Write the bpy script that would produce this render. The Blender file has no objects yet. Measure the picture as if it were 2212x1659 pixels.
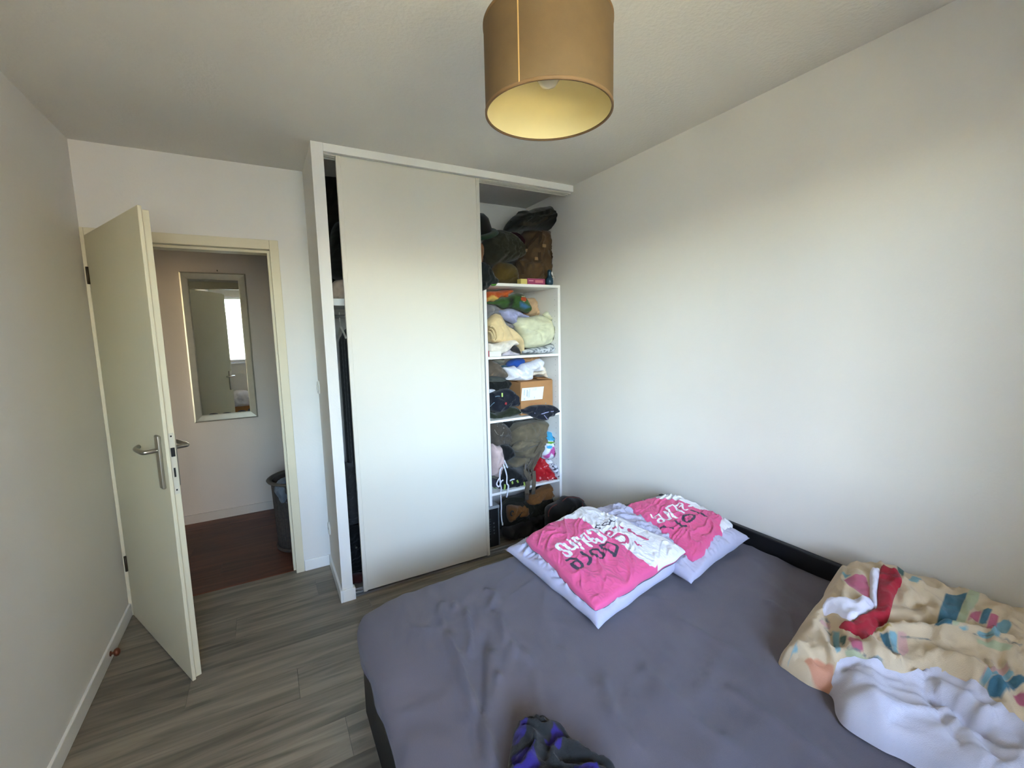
import bpy, bmesh, math, random
import numpy as np
from mathutils import Vector, Matrix
from mathutils.geometry import delaunay_2d_cdt
from mathutils.bvhtree import BVHTree

scene = bpy.context.scene
COL = scene.collection

# ------------------------------------------------------------------ camera
W, H = 2212, 1659
FPX, YAW, PITCH, ROLL, CAMZ = 960.97, 0.5078, -0.1187, -0.0223, 1.5192
def cam_basis():
    cy, sy, cp, sp = math.cos(YAW), math.sin(YAW), math.cos(PITCH), math.sin(PITCH)
    f = Vector((sy*cp, cy*cp, sp)); r = Vector((cy, -sy, 0)); u = r.cross(f)
    c, s = math.cos(ROLL), math.sin(ROLL)
    return c*r + s*u, -s*r + c*u, f
CR, CU, CF = cam_basis()
cam_data = bpy.data.cameras.new('camera')
cam_data.sensor_width = 36; cam_data.lens = FPX / W * 36
cam_data.clip_start = 0.02; cam_data.clip_end = 400
cam = bpy.data.objects.new('camera', cam_data); COL.objects.link(cam)
cam.matrix_world = Matrix(((CR.x, CU.x, -CF.x, 0), (CR.y, CU.y, -CF.y, 0), (CR.z, CU.z, -CF.z, CAMZ), (0, 0, 0, 1)))
scene.camera = cam

# ------------------------------------------------------------------ world, sun, exposure
world = bpy.data.worlds.new('world'); scene.world = world; world.use_nodes = True
wn = world.node_tree.nodes; wl = world.node_tree.links; wn.clear()
wo = wn.new('ShaderNodeOutputWorld'); wb = wn.new('ShaderNodeBackground'); sky = wn.new('ShaderNodeTexSky')
sky.sky_type = 'NISHITA'; sky.sun_disc = False
SUN_EL, SUN_AZ = math.radians(36), math.radians(-112)   # front left of the facade; the added overhead slab keeps the beam out
sky.sun_elevation = SUN_EL; sky.sun_rotation = SUN_AZ
sky.altitude = 100; sky.air_density = 1.0; sky.dust_density = 0.8; sky.ozone_density = 1.0
wb.inputs['Strength'].default_value = 1.6
wl.new(sky.outputs[0], wb.inputs[0]); wl.new(wb.outputs[0], wo.inputs[0])
sun_d = bpy.data.lights.new('sun', 'SUN'); sun_d.energy = 42; sun_d.angle = 0.01; sun_d.color = (1.0, 0.93, 0.8)
sun = bpy.data.objects.new('sun', sun_d); COL.objects.link(sun)
sun.rotation_euler = Vector((math.sin(SUN_AZ)*math.cos(SUN_EL), math.cos(SUN_AZ)*math.cos(SUN_EL), math.sin(SUN_EL))).to_track_quat('Z', 'Y').to_euler(); sun.location = (-20, -5, 20)
scene.view_settings.view_transform = 'Standard'; scene.view_settings.look = 'None'
scene.view_settings.gamma = 1.0; scene.view_settings.use_curve_mapping = False
scene.view_settings.exposure = 2.72
scene.cycles.max_bounces = 12; scene.cycles.diffuse_bounces = 8

# ------------------------------------------------------------------ room measures (metres)
XL, XR, YC, YD, CEIL = -0.755, 1.945, 2.568, 3.060, 2.5
PX0, PX1, YB, YN = 0.2905, 0.349, 3.20, -0.85
WX0, WX1, WZ0, WZ1 = -0.66, 0.95, 1.06, 2.25
RV = 0.16   # thickness of the window wall
por_d = bpy.data.lights.new('window_portal', 'AREA'); por_d.shape = 'RECTANGLE'
por_d.size = WX1 - WX0; por_d.size_y = WZ1 - WZ0; por_d.cycles.is_portal = True
por = bpy.data.objects.new('window_portal', por_d); COL.objects.link(por)
por.location = ((WX0 + WX1)/2, YN - RV - 0.02, (WZ0 + WZ1)/2); por.rotation_euler = (math.radians(90), 0, 0)

# ------------------------------------------------------------------ helpers
def pray(u, v):
    return CF + CR*((u - W/2)/FPX) + CU*((H/2 - v)/FPX)
CAMO = Vector((0, 0, CAMZ))
def at(u, v, **pl):
    d = pray(u, v); k, val = next(iter(pl.items())); i = 'xyz'.index(k)
    return CAMO + d*((val - CAMO[i])/d[i])
def lin(c):
    return tuple(((x/255)/12.92 if x/255 <= 0.04045 else ((x/255 + 0.055)/1.055)**2.4) for x in c[:3]) + (1.0,)

def tag(o, label, cat, group=None, kind=None):
    if label: o['label'] = label
    if cat: o['category'] = cat
    if group: o['group'] = group
    if kind: o['kind'] = kind
    return o
def thing(name, label, cat, loc=(0, 0, 0), group=None, kind=None):
    o = bpy.data.objects.new(name, None); COL.objects.link(o); o.location = loc; o.empty_display_size = 0.05
    return tag(o, label, cat, group, kind)
def link(name, me, mat=None, parent=None, smooth=False):
    if mat is not None and not me.materials: me.materials.append(mat)
    if smooth: me.polygons.foreach_set('use_smooth', [True]*len(me.polygons))
    o = bpy.data.objects.new(name, me); COL.objects.link(o)
    if parent is not None:
        o.parent = parent
        o.matrix_parent_inverse = parent_world(parent).inverted()
    return o
def parent_world(p):
    m = Matrix.LocRotScale(p.location, p.rotation_euler, p.scale)
    return m if p.parent is None else parent_world(p.parent) @ p.matrix_parent_inverse @ m
def from_py(name, verts, faces, mat=None, parent=None, smooth=False):
    me = bpy.data.meshes.new(name); me.from_pydata([tuple(v) for v in verts], [], faces); me.update()
    return link(name, me, mat, parent, smooth)
def bm_box(bm, x0, x1, y0, y1, z0, z1, mtx=None):
    vs = [bm.verts.new((x, y, z)) for z in (z0, z1) for y in (y0, y1) for x in (x0, x1)]
    if mtx is not None:
        for v in vs: v.co = mtx @ v.co
    for f in ((0, 2, 3, 1), (4, 5, 7, 6), (0, 1, 5, 4), (2, 6, 7, 3), (0, 4, 6, 2), (1, 3, 7, 5)):
        bm.faces.new([vs[i] for i in f])
    return vs
def finish(name, bm, mat, parent=None, bevel=0, seg=2, smooth=False):
    if bevel:
        bmesh.ops.bevel(bm, geom=list(bm.edges), offset=bevel, segments=seg, affect='EDGES', profile=0.5)
    bmesh.ops.recalc_face_normals(bm, faces=bm.faces)
    me = bpy.data.meshes.new(name); bm.to_mesh(me); bm.free()
    return link(name, me, mat, parent, smooth)
def box(name, x0, x1, y0, y1, z0, z1, mat, parent=None, bevel=0, seg=2, mtx=None):
    bm = bmesh.new(); bm_box(bm, x0, x1, y0, y1, z0, z1, mtx)
    return finish(name, bm, mat, parent, bevel, seg)
def boxes(name, lst, mat, parent=None, bevel=0):
    bm = bmesh.new()
    for b in lst: bm_box(bm, *b)
    return finish(name, bm, mat, parent, bevel)
def struct(o):
    o['kind'] = 'structure'; return o
def lathe(name, prof, n, mat, parent=None, center=(0, 0, 0), smooth=True, sx=1, sy=1, mtx=None):
    vs, fs = [], []
    m = len(prof)
    for i in range(n):
        a = 2*math.pi*i/n
        for r, z in prof:
            p = Vector((r*math.cos(a)*sx, r*math.sin(a)*sy, z))
            if mtx is not None: p = mtx @ p
            vs.append((p.x + center[0], p.y + center[1], p.z + center[2]))
    for i in range(n):
        j = (i + 1) % n
        for k in range(m - 1):
            fs.append((i*m + k, j*m + k, j*m + k + 1, i*m + k + 1))
    o = from_py(name, vs, fs, mat, parent, smooth)
    bm = bmesh.new(); bm.from_mesh(o.data); bmesh.ops.remove_doubles(bm, verts=bm.verts, dist=1e-5)
    bmesh.ops.recalc_face_normals(bm, faces=bm.faces); bm.to_mesh(o.data); bm.free()
    return o
def catmull(P, n_per=6, closed=False):
    P = [np.array(p, float) for p in P]; out = []; m = len(P)
    rng = range(m) if closed else range(m - 1)
    for i in rng:
        if closed: p0, p1, p2, p3 = P[i-1], P[i], P[(i+1) % m], P[(i+2) % m]
        else: p0, p1, p2, p3 = P[max(i-1, 0)], P[i], P[i+1], P[min(i+2, m-1)]
        for k in range(n_per):
            t = k/n_per
            out.append(0.5*((2*p1) + (-p0+p2)*t + (2*p0-5*p1+4*p2-p3)*t*t + (-p0+3*p1-3*p2+p3)*t**3))
    if not closed: out.append(P[-1])
    return out
def sweep(name, pts, mat, parent=None, rx=0.004, ry=None, n=8, up=(0, 0, 1), per=6, flat=False, taper=None):
    """tube or ribbon along a smoothed polyline; ribbon is rx wide along 'side', ry thick"""
    ry = rx if ry is None else ry
    P = [Vector(p) for p in catmull([tuple(p) for p in pts], per)]
    up = Vector(up); vs, fs = [], []
    if flat: sec = [(-1, -1), (1, -1), (1, 1), (-1, 1)]
    else: sec = [(math.cos(2*math.pi*k/n), math.sin(2*math.pi*k/n)) for k in range(n)]
    m = len(sec)
    for i, p in enumerate(P):
        t = (P[min(i+1, len(P)-1)] - P[max(i-1, 0)]).normalized()
        s = t.cross(up)
        if s.length < 1e-4: s = t.cross(Vector((1, 0, 0)))
        s.normalize(); b = s.cross(t)
        k = 1 if taper is None else taper(i/(len(P)-1))
        for a, c in sec: vs.append(p + s*(a*rx*k) + b*(c*ry*k))
    for i in range(len(P) - 1):
        for k in range(m):
            fs.append((i*m+k, i*m+(k+1) % m, (i+1)*m+(k+1) % m, (i+1)*m+k))
    fs.append(tuple(range(m))[::-1]); fs.append(tuple((len(P)-1)*m + k for k in range(m)))
    return from_py(name, vs, fs, mat, parent, smooth=not flat)

# ---- numpy noise
_rs = np.random.RandomState(7); _perm = np.tile(_rs.permutation(256), 3)
_ang = _rs.rand(256)*2*np.pi; _gx, _gy = np.cos(_ang), np.sin(_ang)
def perlin(x, y, s=0):
    x = np.asarray(x, float) + s*17.13; y = np.asarray(y, float) + s*9.71
    xi = np.floor(x).astype(int); yi = np.floor(y).astype(int); xf = x - xi; yf = y - yi
    u = xf*xf*xf*(xf*(xf*6-15)+10); v = yf*yf*yf*(yf*(yf*6-15)+10)
    def g(a, b, dx, dy):
        h = _perm[(_perm[a & 255] + b) & 511]; return _gx[h]*dx + _gy[h]*dy
    n00 = g(xi, yi, xf, yf); n10 = g(xi+1, yi, xf-1, yf); n01 = g(xi, yi+1, xf, yf-1); n11 = g(xi+1, yi+1, xf-1, yf-1)
    return 1.5*((n00*(1-u)+n10*u)*(1-v) + (n01*(1-u)+n11*u)*v)
def folds(p, seed=0, scale=0.05, ang=0.6, stretch=2.5):
    c, s = math.cos(ang), math.sin(ang)
    a = (p[:, 0]*c + p[:, 1]*s)/(scale*stretch); b = (-p[:, 0]*s + p[:, 1]*c)/scale
    wa = a + 0.8*perlin(a*0.8, b*0.5, seed+3); wb2 = b + 1.0*perlin(a*0.9, b*0.6, seed+5)
    r = 1 - np.clip(np.abs(perlin(wa, wb2, seed))*1.8, 0, 1)
    return r**1.6 - 0.35 + 0.35*perlin(wa*2.1, wb2*1.9, seed+9)
def seg_dist(P, A, B):
    d = B - A; t = np.clip(((P - A) @ d)/max(d @ d, 1e-12), 0, 1)
    return np.hypot(P[:, 0] - A[0] - t*d[0], P[:, 1] - A[1] - t*d[1])
def poly_dist(P, pts, closed=True):
    pts = np.asarray(pts, float); out = np.full(len(P), 1e9); n = len(pts)
    for i in range(n if closed else n - 1): out = np.minimum(out, seg_dist(P, pts[i], pts[(i+1) % n]))
    return out
def inside(P, pts):
    pts = np.asarray(pts, float); r = np.zeros(len(P), bool); j = len(pts) - 1
    for i in range(len(pts)):
        a, b = pts[i], pts[j]
        if a[1] != b[1]:
            c = ((a[1] > P[:, 1]) != (b[1] > P[:, 1])) & (P[:, 0] < (b[0]-a[0])*(P[:, 1]-a[1])/(b[1]-a[1]) + a[0])
            r ^= c
        j = i
    return r
def sdf(P, pts):
    return np.where(inside(P, pts), -1, 1)*poly_dist(P, pts)
def prof(t):
    t = np.clip(t, 0, 1); return np.sqrt(np.maximum(0, 1-(1-t)**2))
def sstep(t):
    t = np.clip(t, 0, 1); return t*t*(3-2*t)

def tri_region(outline, sp, extra=None, seed=0):
    """triangulate a 2D outline with an interior grid; returns (N,2) points and faces"""
    B = [Vector((float(a), float(b))) for a, b in outline]; nb = len(B)
    O = np.array([(b.x, b.y) for b in B]); lo, hi = O.min(0), O.max(0)
    rs = np.random.RandomState(seed); G = []
    ys = np.arange(lo[1], hi[1], sp*0.87)
    for k, yy in enumerate(ys):
        xs = np.arange(lo[0] + (k % 2)*sp/2, hi[0], sp)
        G.append(np.stack([xs, np.full(len(xs), yy)], 1))
    G = np.concatenate(G); G = G + (rs.rand(*G.shape) - 0.5)*sp*0.25
    G = G[inside(G, O)]; G = G[poly_dist(G, O) > sp*0.5]
    edges = []
    E = []
    if extra is not None:
        for line in extra:
            line = np.asarray(line, float); G = G[poly_dist(G, line, False) > sp*0.45]
            st = nb + len(E); E += [Vector((float(a), float(b))) for a, b in line]
            edges += [(st+i, st+i+1) for i in range(len(line)-1)]
    allv = B + E + [Vector((float(a), float(b))) for a, b in G]
    bedges = [(i, (i+1) % nb) for i in range(nb)]
    r = delaunay_2d_cdt(allv, bedges + edges, [], 1, 1e-6)
    return np.array([(v.x, v.y) for v in r[0]]), [tuple(f) for f in r[2]]
def resample(pts, d, closed=True):
    P = np.array(catmull(pts, 10, closed)); 
    if closed: P = np.vstack([P, P[:1]])
    L = np.r_[0, np.cumsum(np.hypot(*np.diff(P, axis=0).T))]; n = max(8, int(L[-1]/d))
    t = np.linspace(0, L[-1], n + 1)
    Q = np.stack([np.interp(t, L, P[:, 0]), np.interp(t, L, P[:, 1])], 1)
    return Q[:-1] if closed else Q
def set_attrs(me, attrs):
    for k, a in (attrs or {}).items():
        at_ = me.attributes.new(k, 'FLOAT', 'POINT'); at_.data.foreach_set('value', np.asarray(a, np.float32))

def soft(name, pts, axis, pos, front, back, r, sp, mat, parent=None, wr=0.0, ws=0.05, wa=0.6, wst=2.5, seed=0,
         lo=None, smooth_outline=True, paint=None, extra_h=None, xlim=None, ymax=None):
    """puffed cloth body: outline in the plane (axis=pos), bulging 'front' towards the viewer side and 'back' behind"""
    O = resample(pts, sp*0.9) if smooth_outline else np.asarray(pts, float)
    P, F = tri_region(O, sp, seed=seed)
    d = poly_dist(P, O); t = prof(d/r); isb = d < 1e-6
    w = (folds(P, seed, ws, wa, wst)*wr*2.7 + folds(P, seed + 57, ws*0.45, wa + 0.5, wst)*wr*1.1)*np.clip(d/(r*0.4), 0, 1) if wr else 0
    hf = front*t + w; hb = back*t + (w*0.3 if wr else 0)
    if extra_h is not None: hf = hf + extra_h(P, d)
    n = len(P); idx = np.arange(n); bidx = np.where(isb, idx, n + idx)
    if axis == 'y':
        A = np.stack([P[:, 0], pos - hf, P[:, 1]], 1); Bk = np.stack([P[:, 0], pos + hb, P[:, 1]], 1)
    else:
        A = np.stack([P[:, 0], P[:, 1], pos + hf], 1); Bk = np.stack([P[:, 0], P[:, 1], pos - hb], 1)
    V = np.vstack([A, Bk])
    if lo is not None: V[:, 2] = np.maximum(V[:, 2], lo)
    if xlim is not None: V[:, 0] = np.clip(V[:, 0], *xlim)
    if ymax is not None: V[:, 1] = np.minimum(V[:, 1], ymax)
    faces = [f for f in F] + [tuple(int(bidx[i]) for i in f[::-1]) for f in F]
    me = bpy.data.meshes.new(name); me.from_pydata(V.tolist(), [], faces); me.update()
    bm = bmesh.new(); bm.from_mesh(me)
    if paint:
        lay = {k: bm.verts.layers.float.new(k) for k in paint}
        for k, fn in paint.items():
            val = fn(np.vstack([P, P])); 
            for v in bm.verts: v[lay[k]] = float(val[v.index])
    loose = [v for v in bm.verts if not v.link_faces]
    bmesh.ops.delete(bm, geom=loose, context='VERTS')
    bmesh.ops.recalc_face_normals(bm, faces=bm.faces); bm.to_mesh(me); bm.free()
    return link(name, me, mat, parent, True)
def P2(pxs, axis, pos):
    out = []
    for u, v in pxs:
        p = at(u, v, **{axis: pos}); out.append((p.x, p.z) if axis == 'y' else (p.x, p.y))
    return out

# ------------------------------------------------------------------ materials
def nodes(m):
    m.use_nodes = True; nt = m.node_tree; return nt.nodes, nt.links, nt.nodes['Principled BSDF']
MATS = {}
def mat(name, c, rough=0.6, metal=0.0, var=0.0, vscale=8.0, bump=0.0, bscale=60.0, sheen=0.0, spec=None, trans=0.0):
    if name in MATS: return MATS[name]
    m = bpy.data.materials.new(name); N, L, b = nodes(m); MATS[name] = m
    col = lin(c); b.inputs['Base Color'].default_value = col
    b.inputs['Roughness'].default_value = rough; b.inputs['Metallic'].default_value = metal
    if spec is not None: b.inputs['Specular IOR Level'].default_value = spec
    if sheen: b.inputs['Sheen Weight'].default_value = sheen
    tc = N.new('ShaderNodeTexCoord')
    nz = N.new('ShaderNodeTexNoise'); nz.inputs['Scale'].default_value = vscale; nz.inputs['Detail'].default_value = 4
    L.new(tc.outputs['Object'], nz.inputs['Vector'])
    mx = N.new('ShaderNodeMix'); mx.data_type = 'RGBA'; mx.blend_type = 'MULTIPLY'
    mr = N.new('ShaderNodeMapRange'); mr.inputs['To Min'].default_value = 1 - var; mr.inputs['To Max'].default_value = 1 + var
    mr.inputs['From Min'].default_value = 0.3; mr.inputs['From Max'].default_value = 0.7
    L.new(nz.outputs['Fac'], mr.inputs['Value'])
    mx.inputs[0].default_value = 1.0; mx.inputs[6].default_value = col
    L.new(mr.outputs[0], mx.inputs[7]); L.new(mx.outputs[2], b.inputs['Base Color'])
    if bump:
        n2 = N.new('ShaderNodeTexNoise'); n2.inputs['Scale'].default_value = bscale; n2.inputs['Detail'].default_value = 3
        L.new(tc.outputs['Object'], n2.inputs['Vector'])
        bp = N.new('ShaderNodeBump'); bp.inputs['Strength'].default_value = bump; bp.inputs['Distance'].default_value = 0.004
        L.new(n2.outputs['Fac'], bp.inputs['Height']); L.new(bp.outputs[0], b.inputs['Normal'])
    return m
def fab(name, c, **k):
    d = dict(rough=0.92, var=0.10, vscale=25, bump=0.25, bscale=500, sheen=0.15, spec=0.2); d.update(k)
    return mat('fabric_' + name, c, **d)
def print_fabric(name, base, layers, **k):
    """fabric whose print regions come from distance attributes laid on the cloth itself"""
    m = fab(name, base, **k); N, L = m.node_tree.nodes, m.node_tree.links; b = N['Principled BSDF']
    src = b.inputs['Base Color'].links[0].from_socket
    for key, c, w in layers:
        a = N.new('ShaderNodeAttribute'); a.attribute_name = key
        r = N.new('ShaderNodeMapRange'); r.inputs['From Min'].default_value = w; r.inputs['From Max'].default_value = -w
        L.new(a.outputs['Fac'], r.inputs['Value'])
        x = N.new('ShaderNodeMix'); x.data_type = 'RGBA'; x.inputs[7].default_value = lin(c)
        L.new(r.outputs[0], x.inputs[0]); L.new(src, x.inputs[6]); src = x.outputs[2]
    L.new(src, b.inputs['Base Color']); return m

M_wall = mat('white_painted_wall', (219, 217, 211), 0.85, var=0.012, vscale=3, bump=0.12, bscale=90)
M_ceil = mat('ceiling_plaster', (214, 212, 205), 0.95, var=0.015, vscale=4, bump=0.5, bscale=70)
M_trim = mat('white_gloss_trim', (230, 229, 224), 0.45, var=0.01)
M_door = mat('cream_door_paint', (209, 202, 174), 0.5, var=0.012, vscale=3)
M_frame = mat('cream_frame_paint', (212, 204, 176), 0.5, var=0.02)
M_slide = mat('sliding_door_laminate', (211, 206, 193), 0.5, var=0.01, vscale=2)
M_shelf = mat('white_melamine', (232, 232, 230), 0.5, var=0.01)
M_alu = mat('brushed_aluminium', (170, 170, 168), 0.35, 0.9, var=0.05)
M_steel = mat('satin_steel', (176, 170, 158), 0.3, 1.0, var=0.04)
M_silver = mat('silver_mirror_frame', (186, 182, 164), 0.40, 0.7, var=0.05, vscale=20)
M_dark = mat('dark_slot', (18, 17, 16), 0.7)
M_black = mat('black_bed_lacquer', (14, 15, 17), 0.45, var=0.1, vscale=4, bump=0.1)
M_bronze = mat('copper_doorstop', (120, 72, 52), 0.4, 0.8, var=0.1)
M_hingem = mat('dark_hinge_metal', (70, 62, 48), 0.45, 0.8)
M_plug = mat('white_plastic', (222, 221, 212), 0.4)
def glass_mat():
    m = bpy.data.materials.new('window_glass'); N, L, b = nodes(m); out = N['Material Output']; N.remove(b)
    t = N.new('ShaderNodeBsdfTransparent'); g = N.new('ShaderNodeBsdfGlossy'); g.inputs['Roughness'].default_value = 0.02
    f = N.new('ShaderNodeFresnel'); f.inputs['IOR'].default_value = 1.45; x = N.new('ShaderNodeMixShader')
    L.new(f.outputs[0], x.inputs[0]); L.new(t.outputs[0], x.inputs[1]); L.new(g.outputs[0], x.inputs[2]); L.new(x.outputs[0], out.inputs[0])
    return m
M_glass = glass_mat()
M_mirror = mat('mirror_silvering', (225, 228, 222), 0.015, 1.0)
def plank_mat(name, c1, c2, c3, streak=1.0):
    m = bpy.data.materials.new(name); N, L, b = nodes(m)
    tc = N.new('ShaderNodeTexCoord'); oi = N.new('ShaderNodeObjectInfo')
    off = N.new('ShaderNodeVectorMath'); off.operation = 'SCALE'; off.inputs[0].default_value = (37, 11, 5)
    L.new(oi.outputs['Random'], off.inputs['Scale'])
    ad = N.new('ShaderNodeVectorMath'); L.new(tc.outputs['Object'], ad.inputs[0]); L.new(off.outputs[0], ad.inputs[1])
    mp = N.new('ShaderNodeMapping'); mp.inputs['Scale'].default_value = (1.1, 13, 1); L.new(ad.outputs[0], mp.inputs[0])
    n1 = N.new('ShaderNodeTexNoise'); n1.inputs['Scale'].default_value = 1.6; n1.inputs['Detail'].default_value = 6; n1.inputs['Distortion'].default_value = 1.1
    L.new(mp.outputs[0], n1.inputs[0])
    mp2 = N.new('ShaderNodeMapping'); mp2.inputs['Scale'].default_value = (2.5, 90, 1); L.new(ad.outputs[0], mp2.inputs[0])
    n2 = N.new('ShaderNodeTexNoise'); n2.inputs['Scale'].default_value = 1.0; n2.inputs['Detail'].default_value = 3; L.new(mp2.outputs[0], n2.inputs[0])
    cr = N.new('ShaderNodeValToRGB'); e = cr.color_ramp.elements
    e[0].position = 0.33; e[0].color = lin(c1); e[1].position = 0.68; e[1].color = lin(c3)
    k = e.new(0.5); k.color = lin(c2); L.new(n1.outputs['Fac'], cr.inputs[0])
    mr = N.new('ShaderNodeMapRange'); mr.inputs['To Min'].default_value = 0.86; mr.inputs['To Max'].default_value = 1.12
    L.new(n2.outputs['Fac'], mr.inputs[0])
    mr2 = N.new('ShaderNodeMapRange'); mr2.inputs['To Min'].default_value = 0.82; mr2.inputs['To Max'].default_value = 1.16
    L.new(oi.outputs['Random'], mr2.inputs[0])
    mu = N.new('ShaderNodeMath'); mu.operation = 'MULTIPLY'; L.new(mr.outputs[0], mu.inputs[0]); L.new(mr2.outputs[0], mu.inputs[1])
    x = N.new('ShaderNodeMix'); x.data_type = 'RGBA'; x.blend_type = 'MULTIPLY'; x.inputs[0].default_value = 1
    L.new(cr.outputs[0], x.inputs[6]); L.new(mu.outputs[0], x.inputs[7]); L.new(x.outputs[2], b.inputs['Base Color'])
    b.inputs['Roughness'].default_value = 0.5
    bp = N.new('ShaderNodeBump'); bp.inputs['Strength'].default_value = 0.15; bp.inputs['Distance'].default_value = 0.002
    L.new(n2.outputs['Fac'], bp.inputs['Height']); L.new(bp.outputs[0], b.inputs['Normal'])
    return m
M_plank = plank_mat('grey_oak_plank', (94, 87, 73), (122, 113, 97), (141, 131, 113))
M_hallplank = plank_mat('red_brown_plank', (60, 32, 19), (82, 47, 30), (98, 58, 38))

# ------------------------------------------------------------------ outside ground
gm = mat('outside_grass', (160, 148, 112), 0.95, var=0.25, vscale=0.4)
go = struct(box('ground_outside', -90, 90, -140, 60, -6.4, -6.2, gm))

# unseen slab and two walls added outside the window to shape its daylight
M_block_pale = mat('added_block_pale', (205, 200, 188), 0.9, var=0.03)
struct(box('ceiling_added_light_block', -3.6, WX1 + 0.06, -1.85, YN - RV, 2.42, 2.62, M_block_pale))  # added overhang, out of view, cuts off the high sky and sun beam
struct(box('wall_added_side_block', WX1 + 0.06, WX1 + 0.30, -9.0, YN - RV, -6.2, 6.0, mat('added_block_dark', (72, 60, 50), 0.8, var=0.1)))  # added dark screen, out of view, blocks light heading for the left wall
struct(box('wall_added_far_block', -45, 45, -40, -27, -6.2, 3.2, M_block_pale))  # added out of view to hide the bright horizon band

# ------------------------------------------------------------------ shell
T = 0.12
struct(box('wall_left', XL - T, XL, YN - RV, YD + T, 0, CEIL, M_wall))
struct(box('wall_right', XR, XR + T, YN - RV, YB + 0.1, 0, CEIL, M_wall))
DX0, DX1, DZ = -0.738, 0.080, 2.027
wb_ = boxes('wall_back', [(XL - T, DX0 - 0.017, YD, YD + T, 0, CEIL), (DX1 + 0.02, PX0 + 0.02, YD, YD + T, 0, CEIL),
                          (DX0 - 0.017, DX1 + 0.02, YD, YD + T, DZ + 0.02, CEIL)], M_wall)
struct(wb_)
struct(boxes('wall_front', [(XL - T, WX0, YN - RV, YN, 0, CEIL), (WX1, XR + T, YN - RV, YN, 0, CEIL),
                            (WX0, WX1, YN - RV, YN, 0, WZ0), (WX0, WX1, YN - RV, YN, WZ1, CEIL)], M_wall))
struct(box('wall_partition', PX0, PX1, YC, YB, 0, CEIL, M_wall))
struct(box('wall_closet_back', PX0, XR + T, YB, YB + 0.1, 0, CEIL, M_wall))
struct(boxes('ceiling', [(-2.2, XR + T, YN - RV, 4.6, CEIL, CEIL + 0.15)], M_ceil))
# hallway beyond the door
M_hall = mat('hall_wall_paint', (188, 177, 163), 0.85, var=0.015, vscale=3, bump=0.12, bscale=90)
HX0, HX1, HY = -1.95, 1.25, 4.37
struct(box('wall_hall_back', HX0 - T, HX1 + T, HY, HY + T, 0, CEIL, M_hall))
struct(boxes('wall_hall_left', [(HX0 - T, HX0, 1.5, 3.22, 0, CEIL), (HX0 - T, HX0, 4.30, HY, 0, CEIL), (HX0 - T, HX0, 3.22, 4.30, 2.05, CEIL)], M_hall))
# unseen room added left of the hall so its window daylight lights the hall
RX0, RY0 = -5.5, 1.5; VX0, VX1 = -5.25, -4.45
struct(box('wall_added_room_left', RX0 - T, RX0, RY0 - T, HY + T, 0, CEIL, M_wall))
struct(boxes('wall_added_room_front', [(RX0, VX0, RY0 - T, RY0, 0, CEIL), (VX1, HX0, RY0 - T, RY0, 0, CEIL), (VX0, VX1, RY0 - T, RY0, 0, 0.9), (VX0, VX1, RY0 - T, RY0, 2.25, CEIL)], M_wall))
struct(box('wall_added_room_back', RX0 - T, HX0 - T, HY, HY + T, 0, CEIL, M_wall))
struct(box('floor_added_room', RX0 - T, HX0 - T, RY0 - T, HY + T, -0.12, 0, MATS['floor_underlay'] if 'floor_underlay' in MATS else mat('floor_underlay', (50, 46, 40), 0.9)))
struct(box('ceiling_added_room', RX0 - T, -2.2, RY0 - T - 1.1, HY + T, CEIL, CEIL + 0.15, M_ceil))  # runs past the window wall as an added sun block
por2_d = bpy.data.lights.new('added_room_portal', 'AREA'); por2_d.shape = 'RECTANGLE'; por2_d.size = VX1 - VX0; por2_d.size_y = 1.35; por2_d.cycles.is_portal = True
por2 = bpy.data.objects.new('added_room_portal', por2_d); COL.objects.link(por2); por2.location = ((VX0 + VX1)/2, RY0 - T - 0.02, 1.575); por2.rotation_euler = (math.radians(90), 0, 0)
struct(box('wall_hall_right', HX1, HX1 + T, YB + 0.1, HY + T, 0, CEIL, M_hall))
struct(box('wall_hall_front', HX0 - T, XL - T + 0.001, YD, YD + T, 0, CEIL, M_hall))
struct(box('baseboard_hall', HX0, HX1, HY - 0.012, HY, 0, 0.072, mat('hall_baseboard', (180, 170, 156), 0.5)))

# floors: each plank a piece of its own
fl = struct(box('floor', XL - T, XR + T, YN - RV, YB, -0.12, -0.0105, mat('floor_underlay', (50, 46, 40), 0.9)))
random.seed(4)
PLM = {}
def plank(parent, x0, x1, y0, y1, m, key):
    L, Wd = round(x1 - x0, 3), round(y1 - y0, 3)
    k = (key, L, Wd)
    if k not in PLM:
        bm = bmesh.new(); bm_box(bm, 0.0006, L - 0.0006, 0.0006, Wd - 0.0006, -0.010, 0)
        me = bpy.data.meshes.new('plank'); bm.to_mesh(me); bm.free(); me.materials.append(m); PLM[k] = me
    o = bpy.data.objects.new('plank', PLM[k]); COL.objects.link(o); o.location = (x0, y0, 0); o.parent = parent
PW, PL = 0.193, 1.285
r = 0; y = 3.10
while y > YN:
    y0 = max(y - PW, YN); off = [0.15, 0.93, 0.52, 1.18, 0.36, 0.78][r % 6]
    x = XL - PL + off
    while x < XR:
        a, b = max(x, XL), min(x + PL, XR)
        if b - a > 0.02: plank(fl, a, b, y0, y, M_plank, 'g')
        x += PL
    y -= PW; r += 1
x = PX1 - 0.02
plank(fl, PX1 - 0.03, 1.35, 3.10, YB, M_plank, 'g'); plank(fl, 1.35, XR, 3.10, YB, M_plank, 'g')
hf = struct(box('floor_hall', HX0 - T, HX1 + T, 3.10, HY + T, -0.12, -0.0105, MATS['floor_underlay']))
y = 3.10; r = 0
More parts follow.
